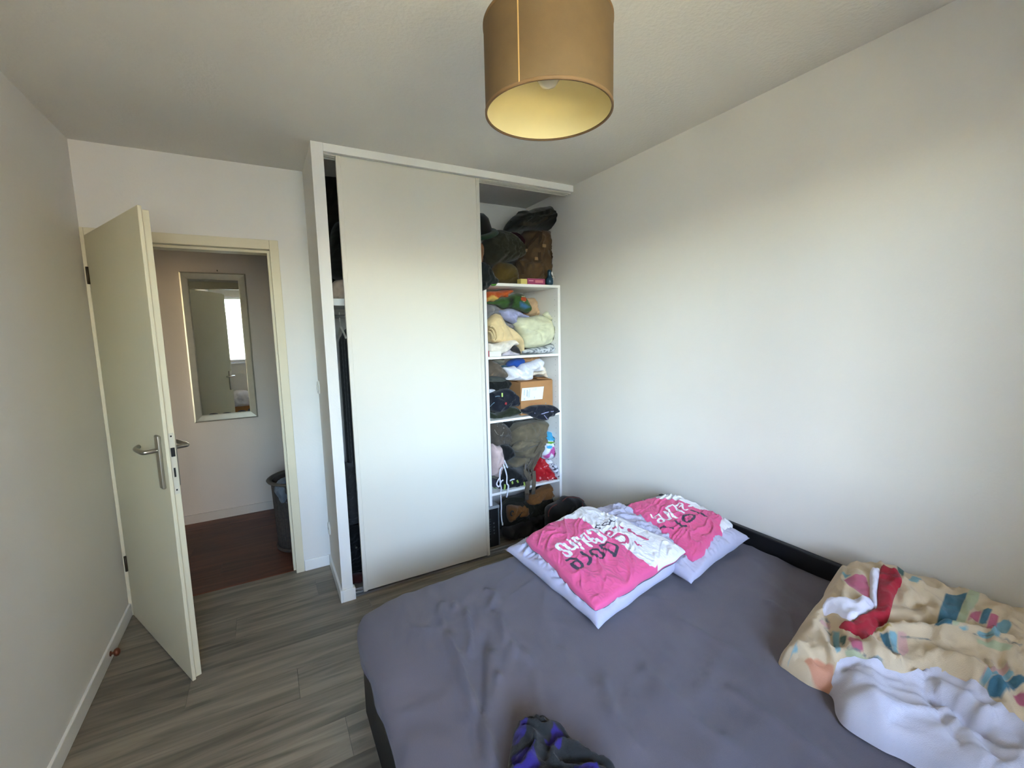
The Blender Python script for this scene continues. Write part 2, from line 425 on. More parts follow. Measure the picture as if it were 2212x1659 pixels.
while y < HY:
    y1 = min(y + 0.182, HY); x = HX0 - [0.2, 0.8, 0.5, 1.0][r % 4]
    while x < HX1:
        a, b = max(x, HX0), min(x + 1.2, HX1)
        if y1 <= YB + 0.11 and a > PX0: pass
        elif b - a > 0.02: plank(hf, a, b, y, y1, M_hallplank, 'h')
        x += 1.2
    y = y1; r += 1
struct(box('trim_threshold', DX0, DX1, 3.094, 3.106, -0.001, 0.002, M_bronze))

# baseboards
BBH = 0.072
struct(box('baseboard_left', XL, XL + 0.012, YN, YD, 0, BBH, M_trim, bevel=0.003))
struct(box('baseboard_back', DX1 + 0.05, PX0, YD - 0.012, YD, 0, BBH, M_trim, bevel=0.003))
struct(boxes('baseboard_partition', [(PX0 - 0.012, PX0, YC - 0.012, YD - 0.012, 0, BBH), (PX0, PX1 + 0.012, YC - 0.012, YC, 0, BBH),
                                     (PX1, PX1 + 0.012, YC, YC + 0.028, 0, BBH)], M_trim, bevel=0.0025))
struct(box('baseboard_right', XR - 0.012, XR, 1.76, YC + 0.1, 0, BBH, M_trim, bevel=0.003))
struct(box('baseboard_front', XL, XR, YN, YN + 0.012, 0, BBH, M_trim, bevel=0.003))

# window (behind the camera, seen in the hall mirror)
win = thing('window_1', 'white double casement window over the sill, seen in the hall mirror', None, ((WX0+WX1)/2, YN - 0.1, WZ0), kind='structure')
M_pvc = mat('white_window_pvc', (235, 236, 236), 0.35)
wy0, wy1 = YN - RV + 0.03, YN - RV + 0.09; xm = (WX0 + WX1)/2
for nm, b_ in (('frame_rail', (WX0, WX1, WZ0, WZ0 + 0.05)), ('frame_rail', (WX0, WX1, WZ1 - 0.05, WZ1)),
               ('frame_stile', (WX0, WX0 + 0.05, WZ0 + 0.05, WZ1 - 0.05)), ('frame_stile', (WX1 - 0.05, WX1, WZ0 + 0.05, WZ1 - 0.05)),
               ('mullion', (xm - 0.05, xm + 0.05, WZ0 + 0.05, WZ1 - 0.05))):
    box(nm, b_[0], b_[1], wy0, wy1, b_[2], b_[3], M_pvc, win, bevel=0.004)
for a, b_ in ((WX0 + 0.05, xm - 0.05), (xm + 0.05, WX1 - 0.05)):
    box('pane', a, b_, wy0 + 0.025, wy0 + 0.031, WZ0 + 0.05, WZ1 - 0.05, M_glass, win)
box('sill', WX0 - 0.04, WX1 + 0.04, YN - RV + 0.09, YN + 0.03, WZ0 - 0.025, WZ0, M_pvc, win, bevel=0.004)
wh = box('window_handle', xm - 0.012, xm + 0.012, wy1, wy1 + 0.015, 1.55, 1.66, M_pvc, win, bevel=0.003)
box('lever', xm - 0.008, xm + 0.008, wy1 + 0.015, wy1 + 0.04, 1.48, 1.61, M_pvc, wh, bevel=0.004)

# ------------------------------------------------------------------ door frame and door
df = thing('trim_door_frame', 'cream painted door frame around the open doorway', None, (DX1, YD, 0), kind='structure')
fy0, fy1 = YD - 0.012, YD + T + 0.012
box('jamb', DX1, DX1 + 0.048, fy0, fy1, 0, DZ + 0.055, M_frame, df, bevel=0.003)
box('jamb', XL + 0.0005, DX0, fy0, fy1, 0, DZ + 0.055, M_frame, df, bevel=0.003)
box('head', DX0, DX1, fy0, fy1, DZ, DZ + 0.055, M_frame, df, bevel=0.003)
box('stop_strip', DX1 - 0.014, DX1, YD + 0.035, fy1, 0, DZ, M_frame, df)
box('stop_strip', DX0, DX1 - 0.014, YD + 0.035, fy1, DZ - 0.014, DZ, M_frame, df)
for zz in (1.78, 0.21):
    box('frame_plug', DX1 + 0.001, DX1 + 0.006, YD + 0.018, YD + 0.026, zz, zz + 0.008, M_hingem, df)
hx, hy = -0.735, 3.034
ang = math.atan2(-0.907, 0.422)
D = Matrix.Translation((hx, hy, 0)) @ Matrix.Rotation(ang, 4, 'Z')   # local x along leaf, local +y = hall side (back)
door = thing('door_1', 'cream flush interior door standing open with a lever handle', None, (hx, hy, 0), kind='structure')
DL, DT = 0.832, 0.040
# visible (room) face is at local y = 0 side; -y points to the left wall and camera
leaf = box('door_leaf', 0.012, DL - 0.012, 0.014, DT, 0.012, 2.028, M_door, door, bevel=0.002, mtx=D)
box('door_face', 0.0, DL, 0.0, 0.0145, 0.008, 2.040, M_door, door, bevel=0.003, mtx=D)
# rebated edge, lock plate
lp = box('lock_plate', DL - 0.0125, DL - 0.0112, 0.0165, 0.0365, 0.86, 1.125, mat('painted_lock_plate', (200, 196, 178), 0.5, 0.2), door, bevel=0.0006, mtx=D)
box('latch', DL - 0.0115, DL - 0.0045, 0.020, 0.033, 1.025, 1.062, M_dark, lp, mtx=D)
box('bolt_slot', DL - 0.0115, DL - 0.0105, 0.023, 0.030, 0.935, 0.975, M_dark, lp, mtx=D)
for zz in (0.875, 1.108):
    box('screw', DL - 0.0115, DL - 0.0105, 0.0235, 0.0295, zz, zz + 0.007, M_dark, lp, mtx=D)
def lever(side):
    s = -1 if side == 'room' else 1; y0 = 0.0 if s < 0 else DT
    ya, yb = sorted((y0, y0 + s*0.013))
    pl = box('handle_plate', 0.748, 0.790, ya, yb, 0.885, 1.115, M_steel, door, bevel=0.004, mtx=D)
    for p in pl.data.polygons: p.use_smooth = False
    pts = [(0.769, y0 + s*0.006, 1.052), (0.769, y0 + s*0.045, 1.052), (0.762, y0 + s*0.058, 1.052), (0.735, y0 + s*0.060, 1.052), (0.67, y0 + s*0.058, 1.052), (0.645, y0 + s*0.050, 1.054), (0.632, y0 + s*0.038, 1.056)]
    sweep('lever', [D @ Vector(p) for p in pts], M_steel, pl, rx=0.0095, n=12, per=5)
lever('room'); lever('hall')
for zz in (1.80, 0.27):
    lathe('hinge', [(0, 0), (0.0065, 0), (0.0065, 0.085), (0, 0.085)], 10, M_hingem, door, center=(hx - 0.001, hy - 0.010, zz))
# copper door stop on the left baseboard
ds = thing('door_stop', 'small round copper door stop fixed to the left baseboard', 'door stop', (XL + 0.012, 2.645, 0.045))
dm = Matrix.Translation((XL + 0.012, 2.645, 0.04)) @ Matrix.Rotation(math.radians(90), 4, 'Y')
lathe('base_plate', [(0, 0), (0.012, 0), (0.012, 0.004), (0.006, 0.006), (0.006, 0.014)], 14, M_bronze, ds, mtx=dm)
lathe('knob', [(0.006, 0.012), (0.015, 0.016), (0.019, 0.024), (0.017, 0.032), (0.009, 0.037), (0, 0.038)], 16, M_bronze, ds, mtx=dm)

# switch and socket on the partition side
def wallplate(name, label, cat, yy, zz, r_):
    t = thing(name, label, cat, (PX0, yy, zz))
    m_ = Matrix.Translation((PX0, yy, zz)) @ Matrix.Rotation(math.radians(-90), 4, 'Y')
    lathe('cover', [(0, 0), (r_, 0), (r_, 0.004), (r_*0.9, 0.009), (r_*0.62, 0.010), (r_*0.6, 0.0085), (0, 0.0085)], 24, M_plug, t, mtx=m_)
    return t
sw = wallplate('light_switch', 'round white light switch on the side of the closet partition', 'switch', 3.005, 1.195, 0.042)
box('rocker', PX0 - 0.013, PX0 - 0.008, 2.992, 3.018, 1.175, 1.215, M_plug, sw, bevel=0.002)
so = wallplate('wall_socket', 'round white wall socket low beside the baseboard on the partition', 'socket', 2.995, 0.275, 0.042)
for yy in (2.985, 3.005):
    box('pin_hole', PX0 - 0.0095, PX0 - 0.008, yy - 0.003, yy + 0.003, 0.272, 0.278, M_dark, so)

# ------------------------------------------------------------------ closet front
struct(box('trim_closet_header', PX1, XR, YC, YC + 0.030, 2.458, CEIL, M_trim, bevel=0.002))
tk = struct(box('trim_closet_track', PX1, XR, YC + 0.030, YC + 0.095, 2.490, CEIL, M_alu))
for k, (a, b_) in enumerate(((0.030, 0.034), (0.058, 0.064), (0.089, 0.095))):
    box('track_rib', PX1, XR, YC + a, YC + b_, 2.452, 2.491, mat('white_track', (205, 204, 192), 0.45), tk)
bt_ = struct(box('trim_floor_track', PX1 + 0.013, XR - 0.013, YC + 0.012, YC + 0.085, 0.0, 0.006, M_alu))
for a in (0.012, 0.045, 0.080):
    box('track_rib', PX1 + 0.013, XR - 0.013, YC + a, YC + a + 0.004, 0.006, 0.012, M_alu, bt_)
def slider(name, label, x0, x1, y0, y1):
    t = thing(name, label, None, ((x0+x1)/2, y0, 0.014), kind='structure')
    box('panel', x0 + 0.022, x1 - 0.022, y0 + 0.004, y1 - 0.004, 0.018, 2.448, M_slide, t)
    for a, b_ in ((x0, x0 + 0.024), (x1 - 0.024, x1)):
        st = box('stile', a, b_, y0, y1, 0.014, 2.452, M_slide, t, bevel=0.003)
        c = (a + b_)/2
        box('stile_ridge', c - 0.003, c + 0.003, y0 - 0.0025, y0 + 0.001, 0.014, 2.452, M_slide, st)
    return t
slider('door_2', 'large white sliding closet door in front', 0.409, 1.238, YC + 0.012, YC + 0.034)
slider('door_3', 'white sliding closet door tucked behind the front one', 0.418, 1.252, YC + 0.048, YC + 0.068)

# ------------------------------------------------------------------ shelf unit, right side
UY0, UY1 = 2.700, 3.185
UX0, UX1 = 1.303, 1.921
su = thing('closet_shelf_unit', 'white open shelving unit crammed with clothes inside the closet', 'shelf unit', ((UX0+UX1)/2, UY1, 0))
for a in (UX0, UX1 - 0.021):
    box('side_panel', a, a + 0.021, UY0, UY1, 0.0 if a > 1.5 else 0.3015, 1.822, M_shelf, su, bevel=0.001)
SH = {0: 1.841, 1: 1.347, 2: 0.906, 3: 0.388}
box('shelf', UX0, UX1, UY0, UY1, 1.822, 1.841, M_shelf, su, bevel=0.001)
for k in (1, 2, 3):
    box('shelf', UX0 + 0.021, UX1 - 0.021, UY0 + 0.003, UY1, SH[k] - 0.017, SH[k], M_shelf, su, bevel=0.001)
for yy in (UY0 + 0.04,):
    for k in range(34):
        zz = 0.42 + k*0.040
        if min(abs(zz - s) for s in SH.values()) > 0.02:
            o = box('peg_hole', UX1 - 0.0216, UX1 - 0.0209, yy - 0.002, yy + 0.002, zz - 0.002, zz + 0.002, mat('peg_hole_grey', (120, 122, 124), 0.8), su)

# left compartment seen through the gap
lu = thing('wardrobe_shelf', 'white shelf with hanging rail in the dark left half of the closet', 'shelf', (0.8, 3.0, 1.7))
box('shelf_board', PX1 + 0.002, UX0 - 0.004, 2.78, YB - 0.002, 1.688, 1.728, M_shelf, lu, bevel=0.001)
sweep('hanging_rail', [(PX1 + 0.002, 2.93, 1.63), (0.8, 2.93, 1.63), (UX0 - 0.004, 2.93, 1.63)], M_alu, lu, rx=0.0125, n=12, per=2, up=(0, 0, 1))

# ------------------------------------------------------------------ ceiling lamp
LX, LY, LR, LZ0, LZ1 = 0.638, 0.937, 0.150, 2.031, 2.222
M_shade = mat('shade_outer_fabric', (104, 83, 52), 0.75, var=0.05, vscale=30, bump=0.1, bscale=700)
M_lining = mat('shade_inner_lining', (236, 222, 168), 0.35, var=0.03, spec=0.6)
M_rim = mat('shade_rim_band', (120, 92, 58), 0.7)
lamp = thing('ceiling_lamp', 'tan fabric drum lampshade hanging from the ceiling', 'lamp', (LX, LY, CEIL))
lathe('shade', [(LR, LZ0), (LR, LZ1)], 96, M_shade, lamp, center=(LX, LY, 0))
lathe('lining', [(LR - 0.003, LZ1), (LR - 0.003, LZ0)], 96, M_lining, lamp, center=(LX, LY, 0))
lathe('rim', [(LR - 0.0035, LZ0 - 0.001), (LR + 0.0012, LZ0 - 0.001), (LR + 0.0012, LZ0 + 0.006), (LR, LZ0 + 0.007), (LR, LZ0+0.001), (LR-0.003, LZ0+0.001), (LR-0.0035, LZ0 + 0.003), (LR-0.0035, LZ0-0.001)], 96, M_rim, lamp, center=(LX, LY, 0))
lathe('rim', [(LR - 0.0035, LZ1 - 0.005), (LR - 0.0035, LZ1 + 0.001), (LR + 0.0012, LZ1 + 0.001), (LR + 0.0012, LZ1 - 0.006), (LR - 0.0035, LZ1 - 0.005)], 96, M_rim, lamp, center=(LX, LY, 0))
a = math.radians(212)
sm = Matrix.Translation((LX, LY, 0)) @ Matrix.Rotation(a, 4, 'Z')
box('seam', LR - 0.0005, LR + 0.0012, -0.0012, 0.0012, LZ0 + 0.004, LZ1 - 0.003, mat('shade_seam', (196, 158, 98), 0.7), lamp, mtx=sm)
sp_ = lathe('spider_ring', [(0.021, LZ1 - 0.02), (0.024, LZ1 - 0.02), (0.024, LZ1 - 0.016), (0.021, LZ1 - 0.016), (0.021, LZ1 - 0.02)], 24, M_alu, lamp, center=(LX, LY, 0))
for k in range(3):
    c, s = math.cos(k*2.094 + 0.3), math.sin(k*2.094 + 0.3)
    sweep('spider_arm', [(LX + 0.023*c, LY + 0.023*s, LZ1 - 0.018), (LX + 0.09*c, LY + 0.09*s, LZ1 - 0.016), (LX + (LR-0.003)*c, LY + (LR-0.003)*s, LZ1 - 0.002)], M_alu, sp_, rx=0.0016, n=6, per=3)
lathe('socket', [(0, LZ1 + 0.04), (0.012, LZ1 + 0.038), (0.019, LZ1 + 0.025), (0.020, LZ1 - 0.025), (0.016, LZ1 - 0.03), (0, LZ1 - 0.03)], 20, M_plug, lamp, center=(LX, LY, 0))
zb = LZ1 - 0.028
M_bulb = mat('bulb_glass', (225, 222, 205), 0.08, spec=0.8)
lathe('bulb', [(0.013, zb), (0.014, zb - 0.02), (0.024, zb - 0.045), (0.030, zb - 0.066), (0.028, zb - 0.085), (0.018, zb - 0.10), (0.0, zb - 0.106)], 24, M_bulb, lamp, center=(LX, LY, 0))
sweep('cord', [(LX, LY, CEIL - 0.02), (LX, LY, 2.43), (LX, LY, LZ1 + 0.036)], M_plug, lamp, rx=0.003, n=8, per=2, up=(0, 1, 0))
lathe('ceiling_rose', [(0, CEIL - 0.03), (0.012, CEIL - 0.03), (0.03, CEIL - 0.018), (0.045, CEIL), (0, CEIL)], 28, M_plug, lamp, center=(LX, LY, 0))

# ------------------------------------------------------------------ hall mirror
mx0, mx1, mz0, mz1, my = -0.525, -0.078, 0.836, 2.036, HY
mr_ = thing('wall_mirror', 'tall silver framed mirror hanging on the hall wall', 'mirror', ((mx0+mx1)/2, my, mz0))
fw = 0.056
def mirror_bar(p, q, nrm_in):
    """mitred bevelled frame bar from outer corner p to q"""
    p, q, n_ = Vector((p[0], 0, p[1])), Vector((q[0], 0, q[1])), Vector((nrm_in[0], 0, nrm_in[1]))
    t = (q - p).normalized(); prof_ = [(0, 0.0), (0, 0.024), (0.010, 0.030), (fw - 0.006, 0.016), (fw, 0.012), (fw, 0.0)]
    vs = []
    for base, sgn in ((p, 1), (q, -1)):
        for d, h in prof_: vs.append(base + n_*d + t*(sgn*d) + Vector((0, my - h, 0)))
    m = len(prof_); fs = [(k, (k+1) % m, m + (k+1) % m, m + k) for k in range(m)] + [tuple(range(m)), tuple(range(2*m-1, m-1, -1))]
    o = from_py('frame_bar', vs, fs, M_silver, mr_)
    bm = bmesh.new(); bm.from_mesh(o.data); bmesh.ops.recalc_face_normals(bm, faces=bm.faces); bm.to_mesh(o.data); bm.free()
mirror_bar((mx0, mz0), (mx1, mz0), (0, 1)); mirror_bar((mx1, mz0), (mx1, mz1), (-1, 0))
mirror_bar((mx1, mz1), (mx0, mz1), (0, -1)); mirror_bar((mx0, mz1), (mx0, mz0), (1, 0))
mg = box('mirror_glass', mx0 + fw - 0.004, mx1 - fw + 0.004, my - 0.011, my - 0.004, mz0 + fw - 0.004, mz1 - fw + 0.004, M_mirror, mr_)
for cx_, w_, h_ in ((-0.395, 0.036, 0.013), (-0.300, 0.034, 0.011), (-0.195, 0.034, 0.018), (-0.137, 0.014, 0.026)):
    vs = [(cx_ + w_*math.cos(math.pi*k/12), my - 0.0116, mz0 + fw - 0.004 + h_*math.sin(math.pi*k/12)) for k in range(13)]
    from_py('tarnish_spot', vs, [tuple(range(13))], mat('tarnished_silvering', (34, 30, 26), 0.7), mg)
sweep('hanging_nail', [((mx0+mx1)/2 + 0.03, my, mz1 + 0.016), ((mx0+mx1)/2 + 0.03, my - 0.012, mz1 + 0.018), ((mx0+mx1)/2 + 0.03, my - 0.018, mz1 + 0.022)], M_hingem, mr_, rx=0.003, n=6, per=2)

# laundry basket in the hall
bx, by, brr = 0.165, 3.52, 0.205
lb = thing('laundry_basket', 'tall dark woven laundry basket standing in the hall', 'basket', (bx, by, 0))
M_wick = mat('dark_wicker', (58, 50, 42), 0.8, var=0.3, vscale=60, bump=0.8, bscale=160)
NB = 60
for k in range(NB):   # upright staves, woven round the bottom third of the view
    a = 2*math.pi*k/NB
    if math.sin(a) < 0.35:
        c, s = math.cos(a), math.sin(a)
        sweep('stave', [(bx + (brr - 0.022)*c*(0.92 + 0.08*t), by + (brr - 0.022)*s*(0.92 + 0.08*t), 0.015 + 0.48*t) for t in (0, 0.5, 1)], M_wick, lb, rx=0.0062, n=6, per=2, up=(-s, c, 0))
lathe('basket_wall', [(0, 0.004), (brr*0.80, 0.004), (brr*0.84, 0.03), (brr*0.915, 0.495), (brr*0.88, 0.495), (brr*0.80, 0.04), (0, 0.03)], 48, M_wick, lb, center=(bx, by, 0))
lathe('rim', [(brr*0.90, 0.485), (brr*1.02, 0.492), (brr*1.06, 0.503), (brr*1.0, 0.512), (brr*0.88, 0.506), (brr*0.90, 0.485)], 48, mat('basket_rim', (72, 66, 56), 0.6), lb, center=(bx, by, 0))
lathe('base_band', [(brr*0.80, 0.0), (brr*0.90, 0.004), (brr*0.91, 0.02), (brr*0.86, 0.028), (brr*0.80, 0.0)], 48, M_wick, lb, center=(bx, by, 0))
bc = soft('towel', P2([(592, 1062), (597, 1045), (612, 1035), (630, 1032), (650, 1030), (680, 1036), (690, 1070), (675, 1095), (650, 1102), (632, 1098), (622, 1088), (606, 1086), (600, 1075)], 'y', 3.40), 'y', 3.42, 0.075, 0.10, 0.06, 0.010,
          fab('slate_towel', (88, 94, 98)), wr=0.016, ws=0.05, wa=1.4, seed=3)
tag(bc, 'slate grey towel hanging over the rim of the laundry basket', 'towel')

# ------------------------------------------------------------------ bed
bed = thing('bed', 'low black bed frame with mattress against the right wall', 'bed', (1.09, 0.7, 0))
BX0, BX1, BY0, BY1 = 0.252, 1.932, -0.30, 1.732
box('side_board', BX0, BX0 + 0.025, BY0, BY1 - 0.002, 0.0, 0.40, M_black, bed, bevel=0.003)
box('wall_side_board', 1.905, BX1, BY0, BY1 + 0.004, 0.0, 0.576, M_black, bed, bevel=0.005)
box('end_board', 1.455, 1.905, BY1 - 0.026, BY1, 0.0, 0.572, M_black, bed, bevel=0.004)
box('end_rail', BX0 + 0.025, 1.455, BY1 - 0.045, BY1 - 0.02, 0.0, 0.30, M_black, bed, bevel=0.003)
box('foot_board', BX0 + 0.025, 1.905, BY0, BY0 + 0.025, 0.0, 0.40, M_black, bed, bevel=0.003)
box('mattress', BX0 + 0.03, 1.898, BY0 + 0.03, BY1 - 0.05, 0.24, 0.445, fab('mattress_ticking', (200, 200, 205)), bed, bevel=0.03)

# fitted sheet draped over the mattress
def fold_lines(P, lines):
    h = np.zeros(len(P))
    for pts, amp, w in lines:
        q = resample(pts, 0.02, False); d = poly_dist(P, q, False)
        L = np.r_[0, np.cumsum(np.hypot(*np.diff(q, axis=0).T))]
        near = np.full(len(P), 1e9); tt = np.zeros(len(P))
        for i in range(len(q)):
            dd = np.hypot(P[:, 0]-q[i, 0], P[:, 1]-q[i, 1]); m = dd < near; near[m] = dd[m]; tt[m] = L[i]/max(L[-1], 1e-6)
        fade = np.clip(np.minimum(tt, 1-tt)*6 + 0.15, 0, 1)
        h += amp*fade*np.exp(-np.abs(d/w)**1.5)
    return h
def crop(px, X0, Y0, s, z):
    return P2([(X0 + a/s, Y0 + b/s) for a, b in px], 'z', z)
SZ = 0.503
def sheet_top(x, y):
    x = np.asarray(x, float); y = np.asarray(y, float)
    left = np.clip(x - 0.215, 0, 9); far = np.clip(1.725 - y, 0, 9)
    z = SZ - 0.030*np.exp(-left/0.10) - 0.026*np.exp(-far/0.12)*(1 - 0.6*sstep((x-0.5)/0.5))
    z -= 0.05*np.exp(-(left+far)/0.13)
    z += 0.006*perlin(x*2.3, y*2.1, 4) + 0.012*np.exp(-((x-1.0)/0.35)**2-((y-0.9)/0.5)**2)*0.4
    return z
sheet_lines = []
for px, amp, w in [([(790, 580), (850, 700), (920, 900), (970, 1050), (1080, 1300), (1190, 1640), (1250, 1800)], 0.014, 0.016),
                   ([(760, 600), (830, 760), (900, 960), (940, 1100), (1040, 1340), (1130, 1640)], -0.005, 0.025),
                   ([(780, 340), (772, 440), (790, 570)], 0.006, 0.012), ([(960, 400), (1000, 620), (990, 790)], 0.009, 0.012),
                   ([(1000, 410), (1025, 620), (1040, 860)], -0.005, 0.012),
                   ([(1100, 560), (1095, 850), (1085, 1300), (1092, 1380)], -0.007, 0.016), ([(1135, 700), (1130, 950), (1120, 1300)], 0.006, 0.016),
                   ([(930, 500), (800, 560), (600, 560), (480, 520)], 0.0018, 0.014), ([(1170, 430), (1240, 560), (1270, 700)], 0.006, 0.012),
                   ([(1200, 460), (1330, 690), (1500, 860)], 0.006, 0.014), ([(1180, 740), (1190, 890), (1240, 1000)], 0.006, 0.010),
                   ([(930, 760), (950, 880)], 0.005, 0.010), ([(1320, 690), (1340, 800)], 0.005, 0.010), ([(1220, 930), (1200, 1200)], 0.004, 0.015),
                   ([(1100, 260), (1190, 300), (1150, 420)], 0.006, 0.014), ([(870, 350), (880, 430)], 0.005, 0.01),
                   ([(1500, 900), (1540, 1200), (1500, 1500)], 0.004, 0.02), ([(1700, 700), (1850, 1000)], 0.004, 0.018)]:
    sheet_lines.append((crop(px, 740, 1200, 3.614, 0.505), amp, w))
for px, amp, w in [([(1560, 1480), (1700, 1580), (1800, 1650)], 0.005, 0.02), ([(1380, 1430), (1500, 1560), (1620, 1640)], 0.005, 0.02),
                   ([(1450, 1330), (1600, 1420), (1700, 1500)], 0.004, 0.02), ([(1640, 1290), (1700, 1330), (1720, 1400)], 0.005, 0.018), ([(1300, 1450), (1330, 1560), (1400, 1640)], 0.005, 0.02)]:
    sheet_lines.append((P2(px, 'z', 0.505), amp, w))
def build_sheet():
    sp = 0.0105; X0, X1, Y0, Y1 = 0.215, 1.900, -0.27, 1.728
    a = np.r_[np.arange(-0.19, 0, sp), np.arange(0, X1 - X0 + 0.001, sp)]
    b = np.r_[np.arange(0, Y1 - Y0, sp), np.arange(Y1 - Y0, Y1 - Y0 + 0.17, sp)]
    A, B = np.meshgrid(a, b, indexing='ij'); A = A.ravel(); B = B.ravel()
    R = 0.045
    def wrap(over):   # distance beyond the edge -> (horizontal advance, drop)
        th = np.clip(over/R, 0, math.pi/2)
        return R*np.sin(th), R*(1-np.cos(th)) + np.clip(over - R*math.pi/2, 0, None)
    ox, dx = wrap(np.clip(R - A, 0, None)); oy, dy = wrap(np.clip(B - (Y1 - Y0) + R, 0, None))
    x = np.where(A < R, X0 + R - ox, X0 + A); y = np.where(B > Y1 - Y0 - R, Y1 - R + oy, Y0 + B)
    P = np.stack([x, y], 1)
    # plan rounding of the corner
    k = np.exp(-((x - X0) + (Y1 - y))/0.06); x = x + 0.035*k; y = y - 0.045*k
    top = sheet_top(x, y) + 2.3*fold_lines(P, [(q, a_, w_*0.8) for q, a_, w_ in sheet_lines])*np.clip(1 - (dx + dy)/0.08, 0, 1)
    w = folds(P, 11, 0.10, 1.2, 2.5)*0.0035 + 0.006*folds(P, 21, 0.25, 0.9, 2)
    # near the far edge and near the left edge the top keeps clear of the mattress
    z = top + w*np.clip(1 - (dx+dy)/0.1, 0, 1) - np.maximum(dx, dy) - 0.25*np.minimum(dx, dy)
    hem = np.interp(y, [0.2, 0.9, 1.045, 1.26, 1.47, 1.60, 1.73], [0.42, 0.415, 0.401, 0.376, 0.340, 0.330, 0.30])
    side = np.clip(dx - R, 0, None) > 0
    z = np.where(side, np.maximum(z, hem), z)
    x = x + np.where(side, 0.006*np.sin(y*23) + 0.010, 0)*np.clip((dx-R)/0.05, 0, 1)
    V = np.stack([x, y, z], 1); n, m = len(a), len(b); fs = []
    for i in range(n-1):
        for j in range(m-1):
            q = (i*m+j, (i+1)*m+j, (i+1)*m+j+1, i*m+j+1)
            if max(z[list(q)]) - min(z[list(q)]) < 1e-7 and side[list(q)].all(): continue
            fs.append(q)
    return V, fs
V, F = build_sheet()
M_sheet = fab('slate_sheet', (98, 94, 102), vscale=6, var=0.05, sheen=0.1)
sh = from_py('fitted_sheet', V, F, M_sheet, None, True)
bm = bmesh.new(); bm.from_mesh(sh.data); bmesh.ops.delete(bm, geom=[v for v in bm.verts if not v.link_faces], context='VERTS')
bmesh.ops.recalc_face_normals(bm, faces=bm.faces); bm.to_mesh(sh.data); bm.free()
tag(sh, 'dark slate grey fitted sheet stretched over the bed', 'bed sheet')
def bvh_of(*objs):
    vs, fs = [], []
    for o in objs:
        off = len(vs); vs += [tuple(v.co) for v in o.data.vertices]; fs += [tuple(off + i for i in p.vertices) for p in o.data.polygons]
    return BVHTree.FromPolygons(vs, fs)
def cast_px(bvh, pxs, z):
    out = []
    for u, v in pxs:
        h = bvh.ray_cast(CAMO, pray(u, v).normalized())
        p = h[0] if h[0] is not None else at(u, v, z=z)
        out.append((p.x, p.y))
    return out

# ------------------------------------------------------------------ pillows
def pillow(name, C, tt, tb, n, m, label=None, cat=None, group=None, seed=0, wr=0.006, ws=0.07, wa=0.5, bow=0.03, ear=0.02, power=0.42, lo=None, corner=0.03, rag=0.02):
    """square pillow between four world corners C00, C10, C11, C01 (u along first edge)"""
    C = [Vector(c) for c in C]; u = np.linspace(0, 1, n); U, Vv = np.meshgrid(u, u, indexing='ij')
    s, t = 2*U - 1, 2*Vv - 1
    s2 = s*(1 - bow*(1 - t*t)*np.abs(s)**4 + ear*np.abs(t)**8*np.abs(s)**8); t2 = t*(1 - bow*(1 - s*s)*np.abs(t)**4 + ear*np.abs(s)**8*np.abs(t)**8)
    s2 = s2*(1 - corner*np.abs(t)**6); t2 = t2*(1 - corner*np.abs(s)**6)
    s2 = s2 + rag*perlin(s*3.1, t*3.1, seed+2)*np.abs(s)**3; t2 = t2 + rag*perlin(s*2.9, t*2.9, seed+7)*np.abs(t)**3
    uu, vv = (s2+1)/2, (t2+1)/2
    c = np.array(C)
    Pm = ((1-uu)*(1-vv))[..., None]*c[0] + (uu*(1-vv))[..., None]*c[1] + (uu*vv)[..., None]*c[2] + ((1-uu)*vv)[..., None]*c[3]
    nn = np.cross(c[1]-c[0]+c[2]-c[3], c[3]-c[0]+c[2]-c[1]); nn = nn/np.linalg.norm(nn)
    if nn[2] < 0: nn = -nn
    th = np.clip((1-s**2)*(1-t**2), 0, 1)**power
    P = Pm.reshape(-1, 3)[:, :2]; e = np.clip((1-np.maximum(abs(s), abs(t)))*9, 0, 1).ravel()
    w = (folds(P, seed, ws, wa, 2.6)*wr + folds(P, seed+31, ws*0.4, wa+0.9, 2.2)*wr*0.35)*e
    top = Pm.reshape(-1, 3) + nn*(tt*th.ravel() + w)[:, None]; bot = Pm.reshape(-1, 3) - nn*(tb*th.ravel())[:, None]
    if lo is not None: 
        lz = lo(bot[:, 0], bot[:, 1]); bot[:, 2] = np.maximum(bot[:, 2], lz); top[:, 2] = np.maximum(top[:, 2], lz + 0.002)
    N_ = n*n; fs = []
    for i in range(n-1):
        for j in range(n-1):
            q = (i*n+j, (i+1)*n+j, (i+1)*n+j+1, i*n+j+1); fs.append(q)
    border = np.zeros((n, n), bool); border[0] = border[-1] = True; border[:, 0] = border[:, -1] = True; border = border.ravel()
    fs2 = [tuple((i if border[i] else N_+i) for i in q[::-1]) for q in fs]
    me = bpy.data.meshes.new(name); me.from_pydata(np.vstack([top, bot]).tolist(), [], fs + fs2); me.update()
    o = link(name, me, m, None, True)
    if label: tag(o, label, cat, group)
    return o, N_
lo_sheet = lambda x, y: sheet_top(x, y) + 0.004
M_lav = fab('lavender_cotton', (172, 172, 194), vscale=10, var=0.04)
pl1, _ = pillow('square_pillow', [(0.905, 1.070, 0.528), (1.575, 1.195, 0.560), (1.585, 1.715, 0.600), (0.895, 1.715, 0.525)], 0.062, 0.045, 100, M_lav,
                'lavender grey pillow at the near side, under the left pink and white pillowcase', 'pillow', 'lavender pillows', seed=2, wr=0.017, ws=0.05, wa=2.1, ear=0.09, lo=lo_sheet, power=0.30, corner=0.075, bow=0.05)
